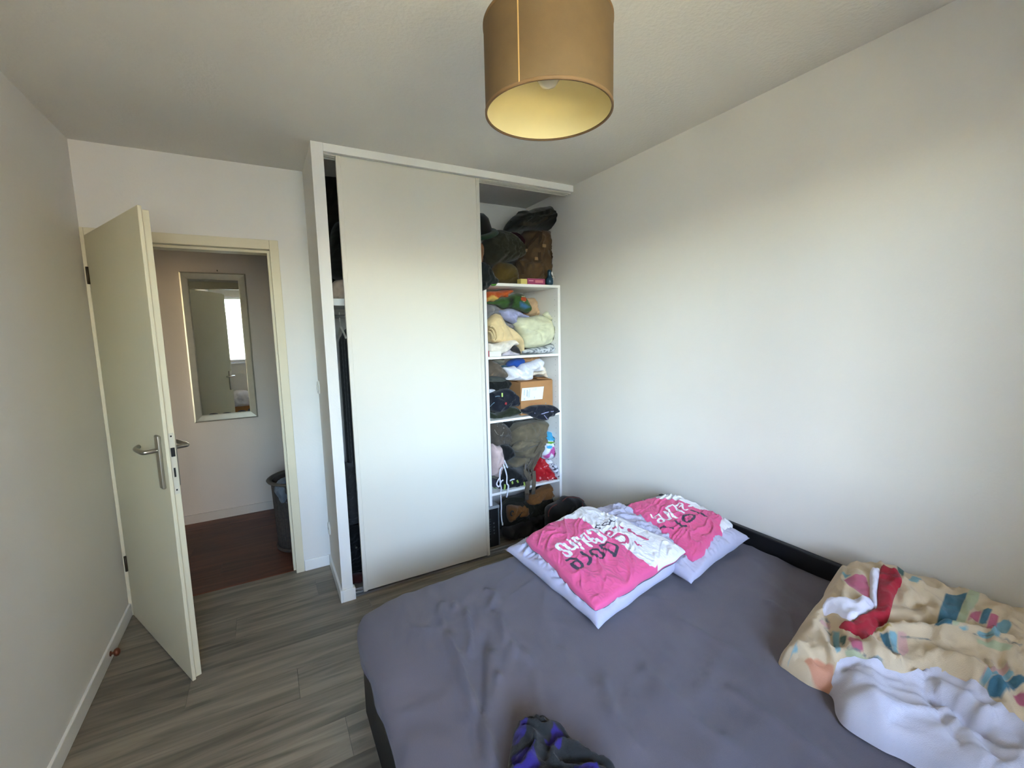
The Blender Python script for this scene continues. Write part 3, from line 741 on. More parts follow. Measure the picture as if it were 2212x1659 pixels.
pl2, _ = pillow('square_pillow', [(1.375, 1.085, 0.535), (1.862, 1.160, 0.560), (1.868, 1.66, 0.600), (1.40, 1.67, 0.560)], 0.062, 0.045, 90, M_lav,
                'lavender grey pillow against the black side board, under the right pink pillowcase', 'pillow', 'lavender pillows', seed=6, wr=0.016, ws=0.05, wa=1.7, ear=0.09, lo=lo_sheet, power=0.30, corner=0.075, bow=0.05)

def conv(pts, X0, Y0, s): return [(X0 + a/s, Y0 + b/s) for a, b in pts]
def printed_pillow(C, n, label, seed, crop_, polys_white, strokes, tt, tb, name='printed_pillowcase'):
    X0, Y0, s = crop_
    m = print_fabric('pink_print_%d' % seed, (206, 84, 132), [('pw', (216, 216, 222), 0.0015), ('ink_white', (222, 222, 228), 0.0012), ('ink_dark', (62, 56, 70), 0.0012), ('ink_pink', (190, 72, 118), 0.0012), ('under', (74, 74, 84), 0.001)], var=0.05, vscale=14)
    o, N_ = pillow(name, C, tt, tb, n, m, label, 'pillowcase', 'pink printed pillowcases', seed=seed, wr=0.0075, ws=0.045, wa=0.9 if seed == 3 else 0.4, bow=0.05, ear=0.0, power=0.26, corner=0.06, rag=0.035)
    flat, _ = pillow('print_guide', C, tt, tb, 60, m, seed=seed, wr=0.0, bow=0.05, ear=0.0, power=0.26, corner=0.06, rag=0.035)
    bv = bvh_of(flat); zc = sum(c[2] for c in C)/4; gm_ = flat.data; bpy.data.objects.remove(flat); bpy.data.meshes.remove(gm_)
    co = np.zeros(len(o.data.vertices)*3); o.data.vertices.foreach_get('co', co); co = co.reshape(-1, 3); P = co[:, :2]
    top = np.arange(len(co)) < N_; at_ = {}
    pw = np.full(len(P), 1.0)
    for poly in polys_white: pw = np.minimum(pw, sdf(P, cast_px(bv, conv(poly, X0, Y0, s), zc)))
    at_['pw'] = np.where(top, pw, 1.0)
    for key in ('ink_white', 'ink_dark', 'ink_pink'):
        d = np.full(len(P), 1.0)
        for k_, pts, w in strokes:
            if k_ != key: continue
            closed = pts[0] == pts[-1]
            q = cast_px(bv, conv(pts, X0, Y0, s), zc)
            q = resample(q[:-1], 0.008) if closed else resample(q, 0.008, False) if len(q) > 2 else np.array(q)
            # pen width in metres from its width in the photograph
            mm = np.array(cast_px(bv, conv([pts[0], (pts[0][0] + w, pts[0][1])], X0, Y0, s), zc)); wm = min(max(np.hypot(*(mm[1]-mm[0])), 0.004), 0.022)*0.62
            d = np.minimum(d, poly_dist(P, q, closed) - wm)
        at_[key] = np.where(top, d, 1.0)
    at_['under'] = np.where(top, 1.0, -1.0)
    set_attrs(o.data, at_)
    return o
ring = lambda pts: pts + [pts[0]]
S1 = [('ink_dark', [(325, 965), (410, 922), (490, 955), (560, 1005), (575, 1060), (510, 1095), (430, 1060), (400, 1020)], 40), ('ink_dark', [(400, 1022), (465, 985)], 36),
      ('ink_dark', [(560, 830), (640, 880), (705, 950), (672, 1010)], 46), ('ink_dark', ring([(700, 800), (770, 785), (860, 825), (918, 878), (895, 922), (830, 908), (740, 862)]), 36),
      ('ink_dark', [(862, 732), (945, 692), (1050, 702), (1128, 752), (1110, 835), (1085, 895)], 42), ('ink_dark', [(868, 742), (955, 795), (1060, 845), (1085, 890)], 42),
      ('ink_pink', ring([(1060, 622), (1130, 562), (1210, 552), (1275, 602), (1290, 665), (1235, 690), (1150, 672)]), 46),
      ('ink_pink', [(1318, 462), (1345, 512), (1420, 548), (1520, 590), (1602, 632)], 46), ('ink_pink', [(1415, 675), (1448, 715), (1505, 728)], 28),
      ('ink_pink', [(950, 560), (960, 520), (1010, 500), (1050, 522), (1010, 565)], 40), ('ink_pink', [(1070, 445), (1100, 440), (1085, 462)], 38), ('ink_pink', [(1180, 420), (1215, 432)], 36),
      ('ink_dark', [(865, 408), (805, 418), (782, 450), (830, 452), (868, 462), (842, 480)], 20), ('ink_dark', ring([(890, 405), (925, 368), (985, 362), (1015, 385), (960, 412)]), 20),
      ('ink_dark', [(1000, 318), (1045, 345), (1115, 345)], 22), ('ink_dark', [(1025, 345), (1000, 405)], 18),
      ('ink_white', [(270, 715), (195, 708), (165, 748), (230, 795), (330, 800), (392, 842), (362, 885), (285, 862)], 46),
      ('ink_white', [(280, 698), (375, 768), (440, 778), (492, 752)], 38), ('ink_white', [(345, 640), (420, 700), (498, 762)], 40),
      ('ink_white', [(395, 605), (470, 660), (540, 722)], 38), ('ink_white', [(562, 752), (588, 774)], 36), ('ink_white', [(430, 608), (545, 622), (630, 672), (718, 730)], 40),
      ('ink_white', [(555, 580), (590, 540), (650, 572), (700, 620), (742, 608)], 34), ('ink_white', [(570, 592), (640, 640), (700, 652), (745, 615)], 34), ('ink_white', [(738, 660), (790, 690), (802, 640)], 28),
      ('ink_white', [(690, 535), (668, 495), (720, 470), (785, 492), (850, 560), (922, 600), (938, 640), (880, 660), (800, 622)], 48)]
WH1 = [[(150, 340), (300, 302), (545, 296), (640, 360), (780, 462), (930, 560), (1050, 640), (1160, 692), (1240, 742), (1340, 830), (1380, 872), (1480, 940), (1540, 962), (1650, 1062), (1735, 1102), (1772, 1162), (1790, 1215), (1640, 1327),
        (1760, 1400), (2500, 1100), (2400, 500), (1500, 100), (900, -60), (500, -40), (250, 200)]]
zf = lambda u, v, z: tuple(at(u, v, z=z))
pp1 = printed_pillow([zf(1288, 1330, 0.560), zf(1494, 1192, 0.600), zf(1268, 1092, 0.640), zf(1128, 1166, 0.590)], 190,
                     'pink and white pillowcase at the left, nearer the camera, with large hand-lettered words', 3, (1180, 1080, 7.3733), WH1, S1, 0.045, 0.035)
S2 = [('ink_white', [(50, 580), (90, 630), (150, 655)], 26), ('ink_white', [(140, 610), (215, 588)], 28), ('ink_white', ring([(195, 690), (260, 660), (325, 705), (265, 742)]), 34),
      ('ink_white', [(200, 570), (290, 640), (360, 672), (450, 640)], 42), ('ink_white', [(325, 500), (390, 560), (440, 632)], 42), ('ink_white', [(365, 445), (440, 530), (500, 602)], 40), ('ink_white', [(525, 605), (580, 645)], 40),
      ('ink_white', [(395, 430), (490, 390), (560, 430), (620, 502), (705, 530)], 42), ('ink_white', [(560, 385), (640, 350), (690, 385), (625, 415)], 32), ('ink_white', [(680, 405), (705, 465), (785, 458)], 32),
      ('ink_white', [(820, 392), (900, 380), (960, 420), (1035, 455)], 40),
      ('ink_dark', [(550, 708), (640, 770), (700, 805), (750, 795)], 46), ('ink_dark', [(695, 805), (630, 845)], 40), ('ink_dark', ring([(690, 640), (770, 572), (880, 570), (922, 620), (860, 692), (760, 722)]), 42),
      ('ink_dark', [(260, 835), (340, 822)], 44), ('ink_dark', [(440, 852), (495, 852)], 34), ('ink_dark', [(860, 475), (950, 505), (1050, 560), (1160, 602)], 36),
      ('ink_pink', [(1150, 505), (1250, 500), (1350, 520), (1385, 545), (1330, 575)], 34)]
WH2 = [[(40, 150), (170, 252), (540, 268), (700, 325), (830, 352), (950, 440), (1100, 482), (1230, 505), (1400, 560), (1475, 640), (1425, 770), (1455, 905), (1700, 1000), (1900, 700), (1500, 200), (700, 0), (100, 50)]]
pp2 = printed_pillow([zf(1500, 1222, 0.575), zf(1592, 1136, 0.595), zf(1452, 1070, 0.660), zf(1345, 1096, 0.610)], 170,
                     'pink printed pillowcase at the right, lying against the wall and black side board', 8, (1400, 1050, 9.2167), WH2, S2, 0.045, 0.035)

# ------------------------------------------------------------------ duvet heap
DC = (1640, 1180, 3.463)
dpx = lambda pts: conv(pts, *DC)
def plan(pxz): return [tuple(at(u, v, z=z))[:2] for u, v, z in pxz]
d_out = plan([(1682, 1420, 0.53), (1700, 1448, 0.515), (1745, 1482, 0.51), (1795, 1505, 0.51), (1806, 1545, 0.51), (1830, 1575, 0.51), (1905, 1620, 0.51), (1985, 1660, 0.51)])
d_out += [(1.24, 0.12), (1.45, -0.02), (1.75, -0.02), (1.893, 0.05), (1.897, 0.30), (1.897, 0.55), (1.893, 0.70), (1.85, 0.80)]
d_out += plan([(1798, 1246, 0.575), (1778, 1272, 0.56), (1772, 1302, 0.545), (1740, 1338, 0.54), (1702, 1384, 0.54)])
lining_px = [(548, 985), (565, 930), (600, 862), (640, 845), (850, 885), (980, 925), (1110, 945), (1220, 920), (1320, 905), (1420, 955), (1530, 1010), (1640, 1060), (1710, 1120), (1790, 1185), (1900, 1260), (2000, 1330), (2150, 1440)]
D_O = resample(d_out, 0.008)
def heap(x, y, d):
    h = 0.085 + 0.085*sstep((x - 1.30)/0.50)*sstep((0.86 - y)/0.22) + 0.02*sstep((0.6-y)/0.4)
    h = h*(1 - 0.35*np.exp(-((x-1.33)/0.10)**2 - ((y-0.68)/0.07)**2))
    return h*prof(d/0.085)
P0, F0 = tri_region(D_O, 0.015, seed=2)
z0_ = sheet_top(P0[:, 0], P0[:, 1]) + 0.006 + heap(P0[:, 0], P0[:, 1], poly_dist(P0, D_O))
bv0 = BVHTree.FromPolygons([(a_, b_, c_) for (a_, b_), c_ in zip(P0.tolist(), z0_.tolist())], F0)
lin_line = np.array(cast_px(bv0, dpx(lining_px), 0.58))
# the lining region: boundary line closed through the near side, outside the heap
LREG = np.vstack([lin_line, [(1.75, -0.3), (1.0, -0.3), (0.95, 0.45)]])
lin_c = resample(lin_line, 0.008, False)
lin_c = np.array([p for p in lin_c if inside(p[None], D_O)[0] and poly_dist(p[None], D_O)[0] > 0.004])
DP, DF = tri_region(D_O, 0.0075, extra=[lin_c], seed=5)
dd = poly_dist(DP, D_O); dx_, dy_ = DP[:, 0], DP[:, 1]
dl = np.where(inside(DP, LREG), -1, 1)*poly_dist(DP, lin_line, False)
hd = heap(dx_, dy_, dd)
def dl_lines(lst): return [(cast_px(bv0, dpx(p), 0.58), a*1.25, w) for p, a, w in lst]
cov = dl_lines([([(840, 665), (1050, 680), (1300, 665), (1550, 665), (1800, 735), (2000, 830)], 0.022, 0.030), ([(880, 628), (1150, 618), (1400, 610), (1640, 632), (1800, 660)], -0.022, 0.014),
                ([(600, 800), (570, 700), (520, 560), (480, 480)], -0.030, 0.016), ([(640, 800), (760, 800), (900, 880), (1010, 900)], 0.012, 0.02),
                ([(820, 740), (870, 800), (960, 880), (1080, 930)], 0.018, 0.018), ([(1240, 880), (1310, 840), (1400, 860), (1560, 940), (1700, 1040), (1900, 1180)], 0.020, 0.022),
                ([(1300, 790), (1500, 820), (1750, 890)], -0.010, 0.02), ([(1040, 360), (1130, 330), (1250, 350)], 0.016, 0.035), ([(1060, 480), (1180, 470), (1290, 430)], -0.014, 0.014),
                ([(1150, 210), (1350, 260), (1600, 340), (1800, 420)], 0.015, 0.03), ([(1400, 620), (1650, 690), (1900, 800)], -0.010, 0.012),
                ([(250, 840), (400, 850), (530, 880)], -0.016, 0.014), ([(200, 760), (300, 700), (440, 640)], 0.012, 0.03), ([(560, 230), (700, 300), (830, 330)], 0.012, 0.03)])
lng = dl_lines([([(1265, 1075), (1400, 1110), (1520, 1190), (1600, 1265), (1690, 1310), (1750, 1410)], -0.030, 0.013), ([(1300, 1030), (1450, 1070), (1640, 1180), (1800, 1290)], 0.016, 0.022),
                ([(1225, 920), (1250, 1030), (1340, 1180), (1480, 1380), (1560, 1500)], -0.012, 0.014), ([(1640, 1340), (1740, 1480), (1860, 1590)], -0.015, 0.014), ([(1590, 1330), (1690, 1480), (1790, 1590)], 0.012, 0.02),
                ([(1760, 1410), (1900, 1425), (2000, 1440)], -0.012, 0.012), ([(640, 900), (760, 1000), (900, 1180), (1000, 1300)], 0.010, 0.03), ([(700, 880), (900, 960), (1100, 1000)], 0.008, 0.025),
                ([(1000, 1220), (1200, 1400), (1400, 1580)], -0.007, 0.02), ([(1500, 1270), (1580, 1255), (1640, 1275)], -0.014, 0.010)])
is_l = dl < 1e-9
hd = hd + np.where(is_l, fold_lines(DP, lng), fold_lines(DP, cov))*np.clip(dd/0.04, 0, 1)
hd += np.where(is_l, folds(DP, 41, 0.08, 2.3, 2.6)*0.012 + folds(DP, 42, 0.035, 2.0, 2.6)*0.004, folds(DP, 44, 0.07, 0.4, 2.2)*0.014 + folds(DP, 45, 0.03, 0.8, 2.4)*0.005)*np.clip(dd/0.04, 0, 1)
# the printed cover ends in a soft edge lying over the white lining
hd += np.where(is_l, -0.012*sstep(-dl/0.02), 0.014*sstep(dl/0.02))*np.clip(dd/0.05, 0, 1)
base = sheet_top(dx_, dy_) + 0.006
DZ_ = base + np.maximum(hd, 0)
Ftop_c, Ftop_l = [], []
fc = np.array([DP[list(f)].mean(0) for f in DF]); fin = inside(fc, LREG)
for f, k in zip(DF, fin): (Ftop_l if k else Ftop_c).append(f)
def submesh(name, faces, V, m, parent=None):
    used = sorted({i for f in faces for i in f}); mp = {i: k for k, i in enumerate(used)}
    o = from_py(name, V[used], [tuple(mp[i] for i in f) for f in faces], m, parent, True)
    bm = bmesh.new(); bm.from_mesh(o.data); bmesh.ops.recalc_face_normals(bm, faces=bm.faces)
    if sum(f.normal.z for f in bm.faces) < 0: bmesh.ops.reverse_faces(bm, faces=bm.faces)
    bm.to_mesh(o.data); bm.free(); return o, np.array(used)
V3 = np.stack([dx_, dy_, DZ_], 1)
C_ = {'teal': (62, 106, 124), 'aqua': (118, 158, 170), 'sage': (164, 172, 142), 'rose': (168, 92, 112), 'blush': (186, 150, 142), 'pine': (60, 92, 84), 'salmon': (192, 138, 112), 'ochre': (158, 136, 70), 'ink': (96, 108, 112)}
PR = {'teal': [[(1395, 350), (1560, 345), (1440, 590), (1310, 605)], [(1680, 470), (1745, 470), (1700, 582), (1640, 575)], [(895, 655), (965, 640), (1000, 770), (1060, 860), (940, 740)], [(1690, 1060), (1960, 955), (2010, 1010), (1820, 1130), (1730, 1135)]],
      'aqua': [[(965, 640), (1035, 635), (1030, 770), (1085, 880), (1000, 780)], [(1640, 1010), (1880, 910), (1910, 960), (1690, 1055)], [(1770, 570), (1860, 540), (1890, 590), (1780, 680), (1620, 660), (1640, 630), (1740, 625)], [(170, 760), (280, 712), (290, 790), (220, 850), (140, 830)],
               [(1115, 250), (1145, 220), (1215, 245), (1190, 278)], [(548, 632), (600, 640), (610, 780), (570, 800)], [(600, 200), (690, 212), (640, 242)], [(1490, 600), (1560, 590), (1570, 620), (1520, 630)], [(850, 815), (920, 850), (930, 880), (860, 850)]],
      'sage': [[(1562, 345), (1690, 340), (1640, 400), (1490, 590), (1442, 590)], [(1620, 690), (1900, 740), (1870, 780), (1640, 730)], [(640, 770), (760, 800), (840, 860), (650, 830)]],
      'rose': [[(630, 248), (700, 220), (800, 232), (825, 310), (825, 392), (740, 340), (660, 285)], [(1600, 490), (1672, 470), (1640, 570), (1560, 560)], [(1730, 500), (1795, 520), (1752, 612), (1690, 610)], [(660, 680), (745, 688), (780, 800), (690, 760)], [(1900, 1120), (1990, 1070), (2010, 1210), (1930, 1180)]],
      'blush': [[(1037, 635), (1100, 640), (1120, 785), (1050, 805)], [(1740, 900), (1850, 868), (1875, 912), (1660, 1000)], [(1260, 930), (1640, 980), (1660, 1010), (1400, 960)], [(450, 550), (520, 560), (540, 610), (470, 590)]],
      'pine': [[(488, 618), (545, 632), (540, 672)], [(605, 660), (655, 670), (640, 745), (600, 720)], [(1030, 150), (1085, 165), (1080, 235), (1040, 190)]],
      'salmon': [[(330, 850), (430, 840), (560, 890), (545, 1075), (400, 1035)]],
      'ochre': [[(870, 622), (960, 572), (1000, 600), (900, 642)]]}
LN = [[(1060, 680), (1150, 682), (1280, 698)], [(1600, 655), (1700, 670), (1850, 690), (1960, 740)], [(660, 765), (760, 790), (830, 840), (960, 880)], [(440, 560), (500, 545), (530, 590), (480, 610)]]
M_cov = print_fabric('duvet_print', (194, 176, 148), [('c_' + k, C_[k], 0.002) for k in C_], var=0.08, vscale=9)
M_linen = fab('white_lining', (188, 188, 202), vscale=6, var=0.03)
duv = thing('duvet', 'crumpled beige duvet printed with teal and rose shapes, heaped by the wall', 'duvet', (1.55, 0.4, 0.51))
oc, uc = submesh('printed_cover', Ftop_c, V3, M_cov, duv)
ol, ul = submesh('white_lining', Ftop_l, V3, M_linen, duv)
bvd = bvh_of(oc, ol); Pc = DP[uc]; attr = {}
for k in C_:
    d = np.full(len(Pc), 1.0)
    for poly in PR.get(k, []): d = np.minimum(d, sdf(Pc, cast_px(bvd, dpx(poly), 0.6)))
    if k == 'ink':
        for ln_ in LN: d = np.minimum(d, poly_dist(Pc, cast_px(bvd, dpx(ln_), 0.6), False) - 0.002)
    attr['c_' + k] = d
set_attrs(oc.data, attr)
# things caught in the folds
def draped(name, pxs, bv, thick, r, sp, m, seed, wr=0.004, off=0.0, ws=0.05, wa=1.2):
    pts = cast_px(bv, pxs, 0.6); O = resample(pts, sp*0.9); P, F = tri_region(O, sp, seed=seed); d = poly_dist(P, O)
    def down(p):
        h = bv.ray_cast(Vector((p[0], p[1], 2.0)), Vector((0, 0, -1))); return h[0].z if h[0] is not None else 0.51
    bz = np.array([down(p) for p in P]); t = prof(d/r)
    z1 = bz + off + 0.002 + thick*t + folds(P, seed, ws, wa, 2.4)*wr*np.clip(d/r, 0, 1); z0 = bz + off - 0.004
    n = len(P); V = np.vstack([np.stack([P[:, 0], P[:, 1], z1], 1), np.stack([P[:, 0], P[:, 1], np.minimum(z0, z1 - 0.002)], 1)])
    b = d < 1e-6; fs = list(F) + [tuple(i + n for i in f[::-1]) for f in F]
    nb = len(O); order = {tuple(np.round(p, 6)): i for i, p in enumerate(P)}
    ids = [order.get(tuple(np.round(p, 6))) for p in O]
    for i in range(nb):
        a_, c_ = ids[i], ids[(i+1) % nb]
        if a_ is not None and c_ is not None: fs.append((a_, a_ + n, c_ + n, c_))
    o = from_py(name, V, fs, m, None, True)
    bm = bmesh.new(); bm.from_mesh(o.data); bmesh.ops.recalc_face_normals(bm, faces=bm.faces); bm.to_mesh(o.data); bm.free(); return o
wc = draped('white_cloth', dpx([(500, 415), (610, 396), (720, 408), (822, 402), (862, 470), (800, 520), (690, 558), (620, 535), (560, 500), (475, 478)]), bvd, 0.016, 0.02, 0.006, fab('white_cotton', (214, 214, 228), var=0.03), 71, 0.006)
tag(wc, 'white cotton cloth tucked into the duvet fold beside the red blanket', 'cloth')
rb = draped('red_blanket', dpx([(907, 168), (960, 172), (1018, 176), (1068, 250), (1040, 320), (1008, 392), (988, 470), (962, 558), (870, 628), (800, 690), (740, 670), (660, 635), (596, 608), (650, 572), (730, 545), (850, 485), (884, 450), (886, 320)]), bvd, 0.010, 0.012, 0.006, fab('red_fleece', (158, 36, 52), var=0.06), 73, 0.006, wa=1.9)
tag(rb, 'dark red blanket poking out between the duvet folds', 'blanket')
ww = draped('white_waistband', dpx([(832, 186), (900, 180), (896, 260), (884, 360), (880, 466), (838, 438), (828, 400), (828, 300)]), bvd, 0.014, 0.012, 0.005, MATS['fabric_white_cotton'], 75, 0.005, wa=0.1, ws=0.02)
tag(ww, 'gathered white elastic edge of a garment next to the red blanket', 'garment')

# dark garment with purple leaves in the foreground of the bed
bvs = bvh_of(sh)
gpx = [(1104, 1610), (1110, 1588), (1130, 1574), (1162, 1569), (1196, 1578), (1224, 1600), (1250, 1625), (1290, 1650), (1340, 1690), (1330, 1760), (1240, 1800), (1140, 1790), (1090, 1730), (1096, 1660)]
pur = [[(1108, 1592), (1128, 1577), (1142, 1580), (1134, 1598), (1122, 1612), (1110, 1616)], [(1196, 1588), (1214, 1596), (1224, 1612), (1214, 1626), (1208, 1640), (1194, 1634), (1172, 1610), (1186, 1620)], [(1106, 1642), (1128, 1632), (1160, 1628), (1150, 1640), (1168, 1662), (1150, 1700), (1110, 1700)], [(1240, 1680), (1280, 1670), (1300, 1700), (1260, 1720)], [(1176, 1700), (1210, 1690), (1220, 1730), (1180, 1740)]]
M_gar = print_fabric('dark_leaf_print', (32, 33, 33), [('leaf', (36, 27, 96), 0.002)], var=0.1)
gz = 0.545
def gar_paint(P):
    d = np.full(len(P), 1.0)
    for p in pur: d = np.minimum(d, sdf(P, plan([(u, v, gz + 0.01) for u, v in p])))
    return d + 0.006*perlin(P[:, 0]*60, P[:, 1]*60, 2)
gar = soft('leaf_print_garment', plan([(u, v, 0.525) for u, v in gpx]), 'z', 0.524, 0.055, 0.018, 0.05, 0.006, M_gar, wr=0.007, ws=0.05, wa=2.2, seed=15, paint={'leaf': gar_paint})
tag(gar, 'dark grey garment with purple leaf print lying on the sheet in the foreground', 'garment')

# box of clothes near the window, seen in the mirror
cb = thing('storage_carton', 'open brown carton by the window wall, seen in the hall mirror', 'box', (-0.40, -0.62, 0))
M_card = mat('cardboard', (168, 122, 78), 0.85, var=0.06, vscale=12, bump=0.1)
for b_ in ((-0.60, -0.20, -0.82, -0.815), (-0.60, -0.20, -0.435, -0.43), (-0.60, -0.595, -0.815, -0.435), (-0.205, -0.20, -0.815, -0.435)):
    box('carton_side', b_[0], b_[1], b_[2], b_[3], 0.002, 0.30, M_card, cb)
box('carton_bottom', -0.60, -0.20, -0.82, -0.43, 0.0, 0.005, M_card, cb)
cw = soft('bundled_cloth', [(-0.58, 0.24), (-0.59, 0.40), (-0.52, 0.55), (-0.40, 0.57), (-0.28, 0.53), (-0.22, 0.40), (-0.23, 0.24)], 'y', -0.625, 0.15, 0.15, 0.12, 0.02, MATS['fabric_white_cotton'], wr=0.03, ws=0.09, seed=8)
tag(cw, 'white laundry bundled in the carton by the window wall', 'laundry')

# ------------------------------------------------------------------ closet contents
GRP = {0: 'things on top of the shelf unit', 1: 'clothes on the upper shelf', 2: 'clothes on the middle shelf', 3: 'things on the lower shelf', 4: 'things on the closet floor'}
def item(name, px, y, f, b, col, label, cat, k, r=0.045, wr=0.008, ws=0.045, wa=0.5, seed=1, sp=0.009, lo=None, m=None, parent=None, smooth=True, paint=None, wst=2.5, off=(0, 0)):
    cl = [(P2(CREASE[seed][0](p), 'y', y), a_, w_) for p, a_, w_ in CREASE[seed][1]] if seed in CREASE else None
    eh = (lambda P, d: 1.3*fold_lines(P, cl)*np.clip(d/0.02, 0, 1)) if cl else None
    m = m or fab(name + '_%d' % seed, col)
    px = [(u + off[0], v + off[1]) for u, v in px]
    lo = (SH.get(k, 0.0) + 0.001 if k in SH else 0.008) if lo is None else lo
    o = soft(name, P2(px, 'y', y), 'y', y, f, b, r, sp, m, parent, wr=wr, ws=ws, wa=wa, seed=seed, lo=lo, smooth_outline=smooth, paint=paint, wst=wst, extra_h=eh, xlim=((UX0 + 0.022, UX1 - 0.022) if k in (1, 2, 3) else (UX0 - 0.06, XR - 0.004) if k == 0 else (UX0 - 0.2, UX1 - 0.022) if k == 4 else None), ymax=3.183)
    if label: tag(o, label, cat, GRP.get(k))
    return o
def z1(pts, s, X0, Y0): return [(X0 + a/s, Y0 + b/s) for a, b in pts]
def A_(pts): return z1(pts, 6.9125, 1020, 420)      # first closet crop
def B_(pts): return z1(pts, 9.2167, 1020, 600)
def C__(pts): return z1(pts, 9.2167, 1020, 750)
def D_(pts): return z1(pts, 9.2167, 1020, 890)
def E_(pts): return z1(pts, 7.3733, 1020, 1030)

# pressed creases and gathers seen on single pieces, keyed by the piece's seed
CREASE = {120: (B_, [([(850, 955), (980, 975), (1080, 1030), (1200, 1060), (1300, 1110)], -0.014, 0.007), ([(850, 990), (980, 1010), (1080, 1065), (1200, 1095)], 0.008, 0.010), ([(1010, 1330), (1100, 1370), (1300, 1345)], -0.010, 0.007), ([(1250, 1120), (1265, 1260)], -0.008, 0.007), ([(1150, 800), (1300, 830), (1450, 900)], -0.008, 0.008), ([(1560, 960), (1600, 1100), (1640, 1220)], -0.010, 0.007)]),
          116: (B_, [([(470, 940), (540, 1040), (555, 1200), (500, 1280)], -0.016, 0.008), ([(700, 990), (850, 1130), (960, 1300)], 0.010, 0.012), ([(430, 880), (460, 960)], -0.010, 0.006), ([(620, 900), (700, 1100), (760, 1220)], -0.008, 0.010)]),
          138: (C__, [([(830, 390), (870, 470), (900, 520)], -0.014, 0.008), ([(900, 530), (1000, 430), (1130, 400), (1280, 380)], 0.014, 0.010), ([(1150, 420), (1170, 520)], -0.012, 0.007), ([(700, 540), (850, 600), (1000, 620)], 0.012, 0.010), ([(800, 560), (950, 580), (1100, 560)], -0.010, 0.007), ([(1200, 300), (1300, 330), (1350, 400)], -0.010, 0.007)]),
          114: (B_, [([(600, 690), (660, 780), (740, 850)], -0.012, 0.007), ([(700, 650), (760, 760), (860, 790)], 0.012, 0.008), ([(840, 680), (880, 760)], -0.010, 0.006)]),
          151: (D_, [([(800, 330), (1000, 270), (1250, 230)], -0.016, 0.009), ([(870, 560), (1000, 480), (1250, 430)], -0.014, 0.009), ([(1240, 430), (1180, 540)], -0.012, 0.007), ([(860, 830), (1000, 870), (1080, 800)], -0.020, 0.010), ([(930, 950), (1060, 960)], -0.015, 0.009), ([(1150, 850), (1130, 1000)], -0.015, 0.010)]),
          131: (C__, [([(330, 380), (450, 440), (560, 520), (640, 580)], 0.014, 0.010), ([(480, 550), (560, 600)], -0.012, 0.007), ([(340, 480), (440, 520)], -0.010, 0.008)]),
          101: (A_, [([(860, 780), (960, 620), (980, 560)], -0.014, 0.008), ([(690, 1020), (720, 1220)], -0.014, 0.009), ([(1060, 860), (1080, 1100)], -0.010, 0.008)]),
          104: (A_, [([(580, 620), (640, 760), (600, 900)], -0.016, 0.010), ([(280, 1040), (330, 960), (380, 900)], 0.012, 0.012), ([(480, 600), (560, 760), (580, 880)], -0.012, 0.009), ([(300, 700), (420, 800), (450, 950)], -0.010, 0.012)]),
          155: (D_, [([(430, 760), (500, 790), (550, 840)], -0.010, 0.007), ([(390, 720), (460, 760)], -0.008, 0.006)]),
          159: (D_, [([(1300, 1000), (1380, 1060), (1500, 1080)], 0.012, 0.010), ([(1420, 1060), (1460, 1380)], -0.012, 0.008), ([(1280, 1160), (1400, 1190)], 0.012, 0.008)]),
          113: (B_, [([(300, 640), (400, 700), (450, 640)], -0.012, 0.008)]), 145: (C__, [([(1080, 1300), (1250, 1340), (1400, 1400)], -0.010, 0.008)])}

# --- on top of the unit
bk = thing('brown_backpack', 'brown hiking backpack with buckles standing on the shelf unit', 'backpack', (1.78, 2.9, SH[0]), GRP[0])
M_bp = fab('brown_pack', (84, 66, 44))
bko = item('pack_body', A_([(650, 1350), (640, 1100), (655, 985), (720, 960), (770, 800), (800, 700), (760, 600), (800, 540), (1000, 540), (1100, 560), (1115, 640), (1140, 760), (1165, 1000), (1165, 1150), (1110, 1350)]), 2.93, 0.11, 0.10, None, None, None, 0, r=0.07, wr=0.008, ws=0.06, wa=1.4, seed=101, m=M_bp, parent=bk)
M_strap = fab('brown_webbing', (62, 48, 32)); M_buck = mat('tan_buckle', (150, 120, 80), 0.5)
def px3(pts, y, fn, on=None, lift=0.004):
    """pixel points on the plane y, or laid on the surface of the objects given"""
    out = []; bv = bvh_of(*on) if on else None
    for u, v in fn(pts):
        p = at(u, v, y=y)
        if bv is not None:
            h = bv.ray_cast(CAMO, pray(u, v).normalized())
            if h[0] is not None: p = h[0] + Vector((0, -lift, 0))
        out.append(tuple(p))
    return out
for pts in ([(670, 1260), (660, 1100), (690, 1000), (780, 880), (840, 780), (950, 640), (1000, 560)], [(1020, 560), (1010, 700), (1000, 900), (1010, 1000)], [(760, 1200), (740, 1080), (700, 1000)]):
    sweep('strap', px3(pts, 2.815, A_, [bko]), M_strap, bk, rx=0.012, ry=0.003, flat=True, up=(0, 1, 0))
for (a_, b_) in ((805, 840), (950, 960), (1065, 770)):
    p = Vector(px3([(a_, b_)], 2.806, A_, [bko], 0.007)[0]); box('buckle', p.x - 0.016, p.x + 0.016, p.y - 0.006, p.y + 0.006, p.z - 0.011, p.z + 0.011, M_buck, bk, bevel=0.003)
item('front_pocket', A_([(800, 1270), (790, 1100), (830, 1010), (1030, 1010), (1050, 1100), (1040, 1260)]), 2.84, 0.035, 0.02, None, None, None, 0, r=0.03, wr=0.004, seed=102, m=M_bp, parent=bk)
db = thing('black_duffel', 'black and olive duffel bag lying on top of the brown backpack', 'bag', (1.75, 2.9, 2.15), GRP[0])
M_duf = fab('black_olive_nylon', (30, 30, 22), rough=0.6)
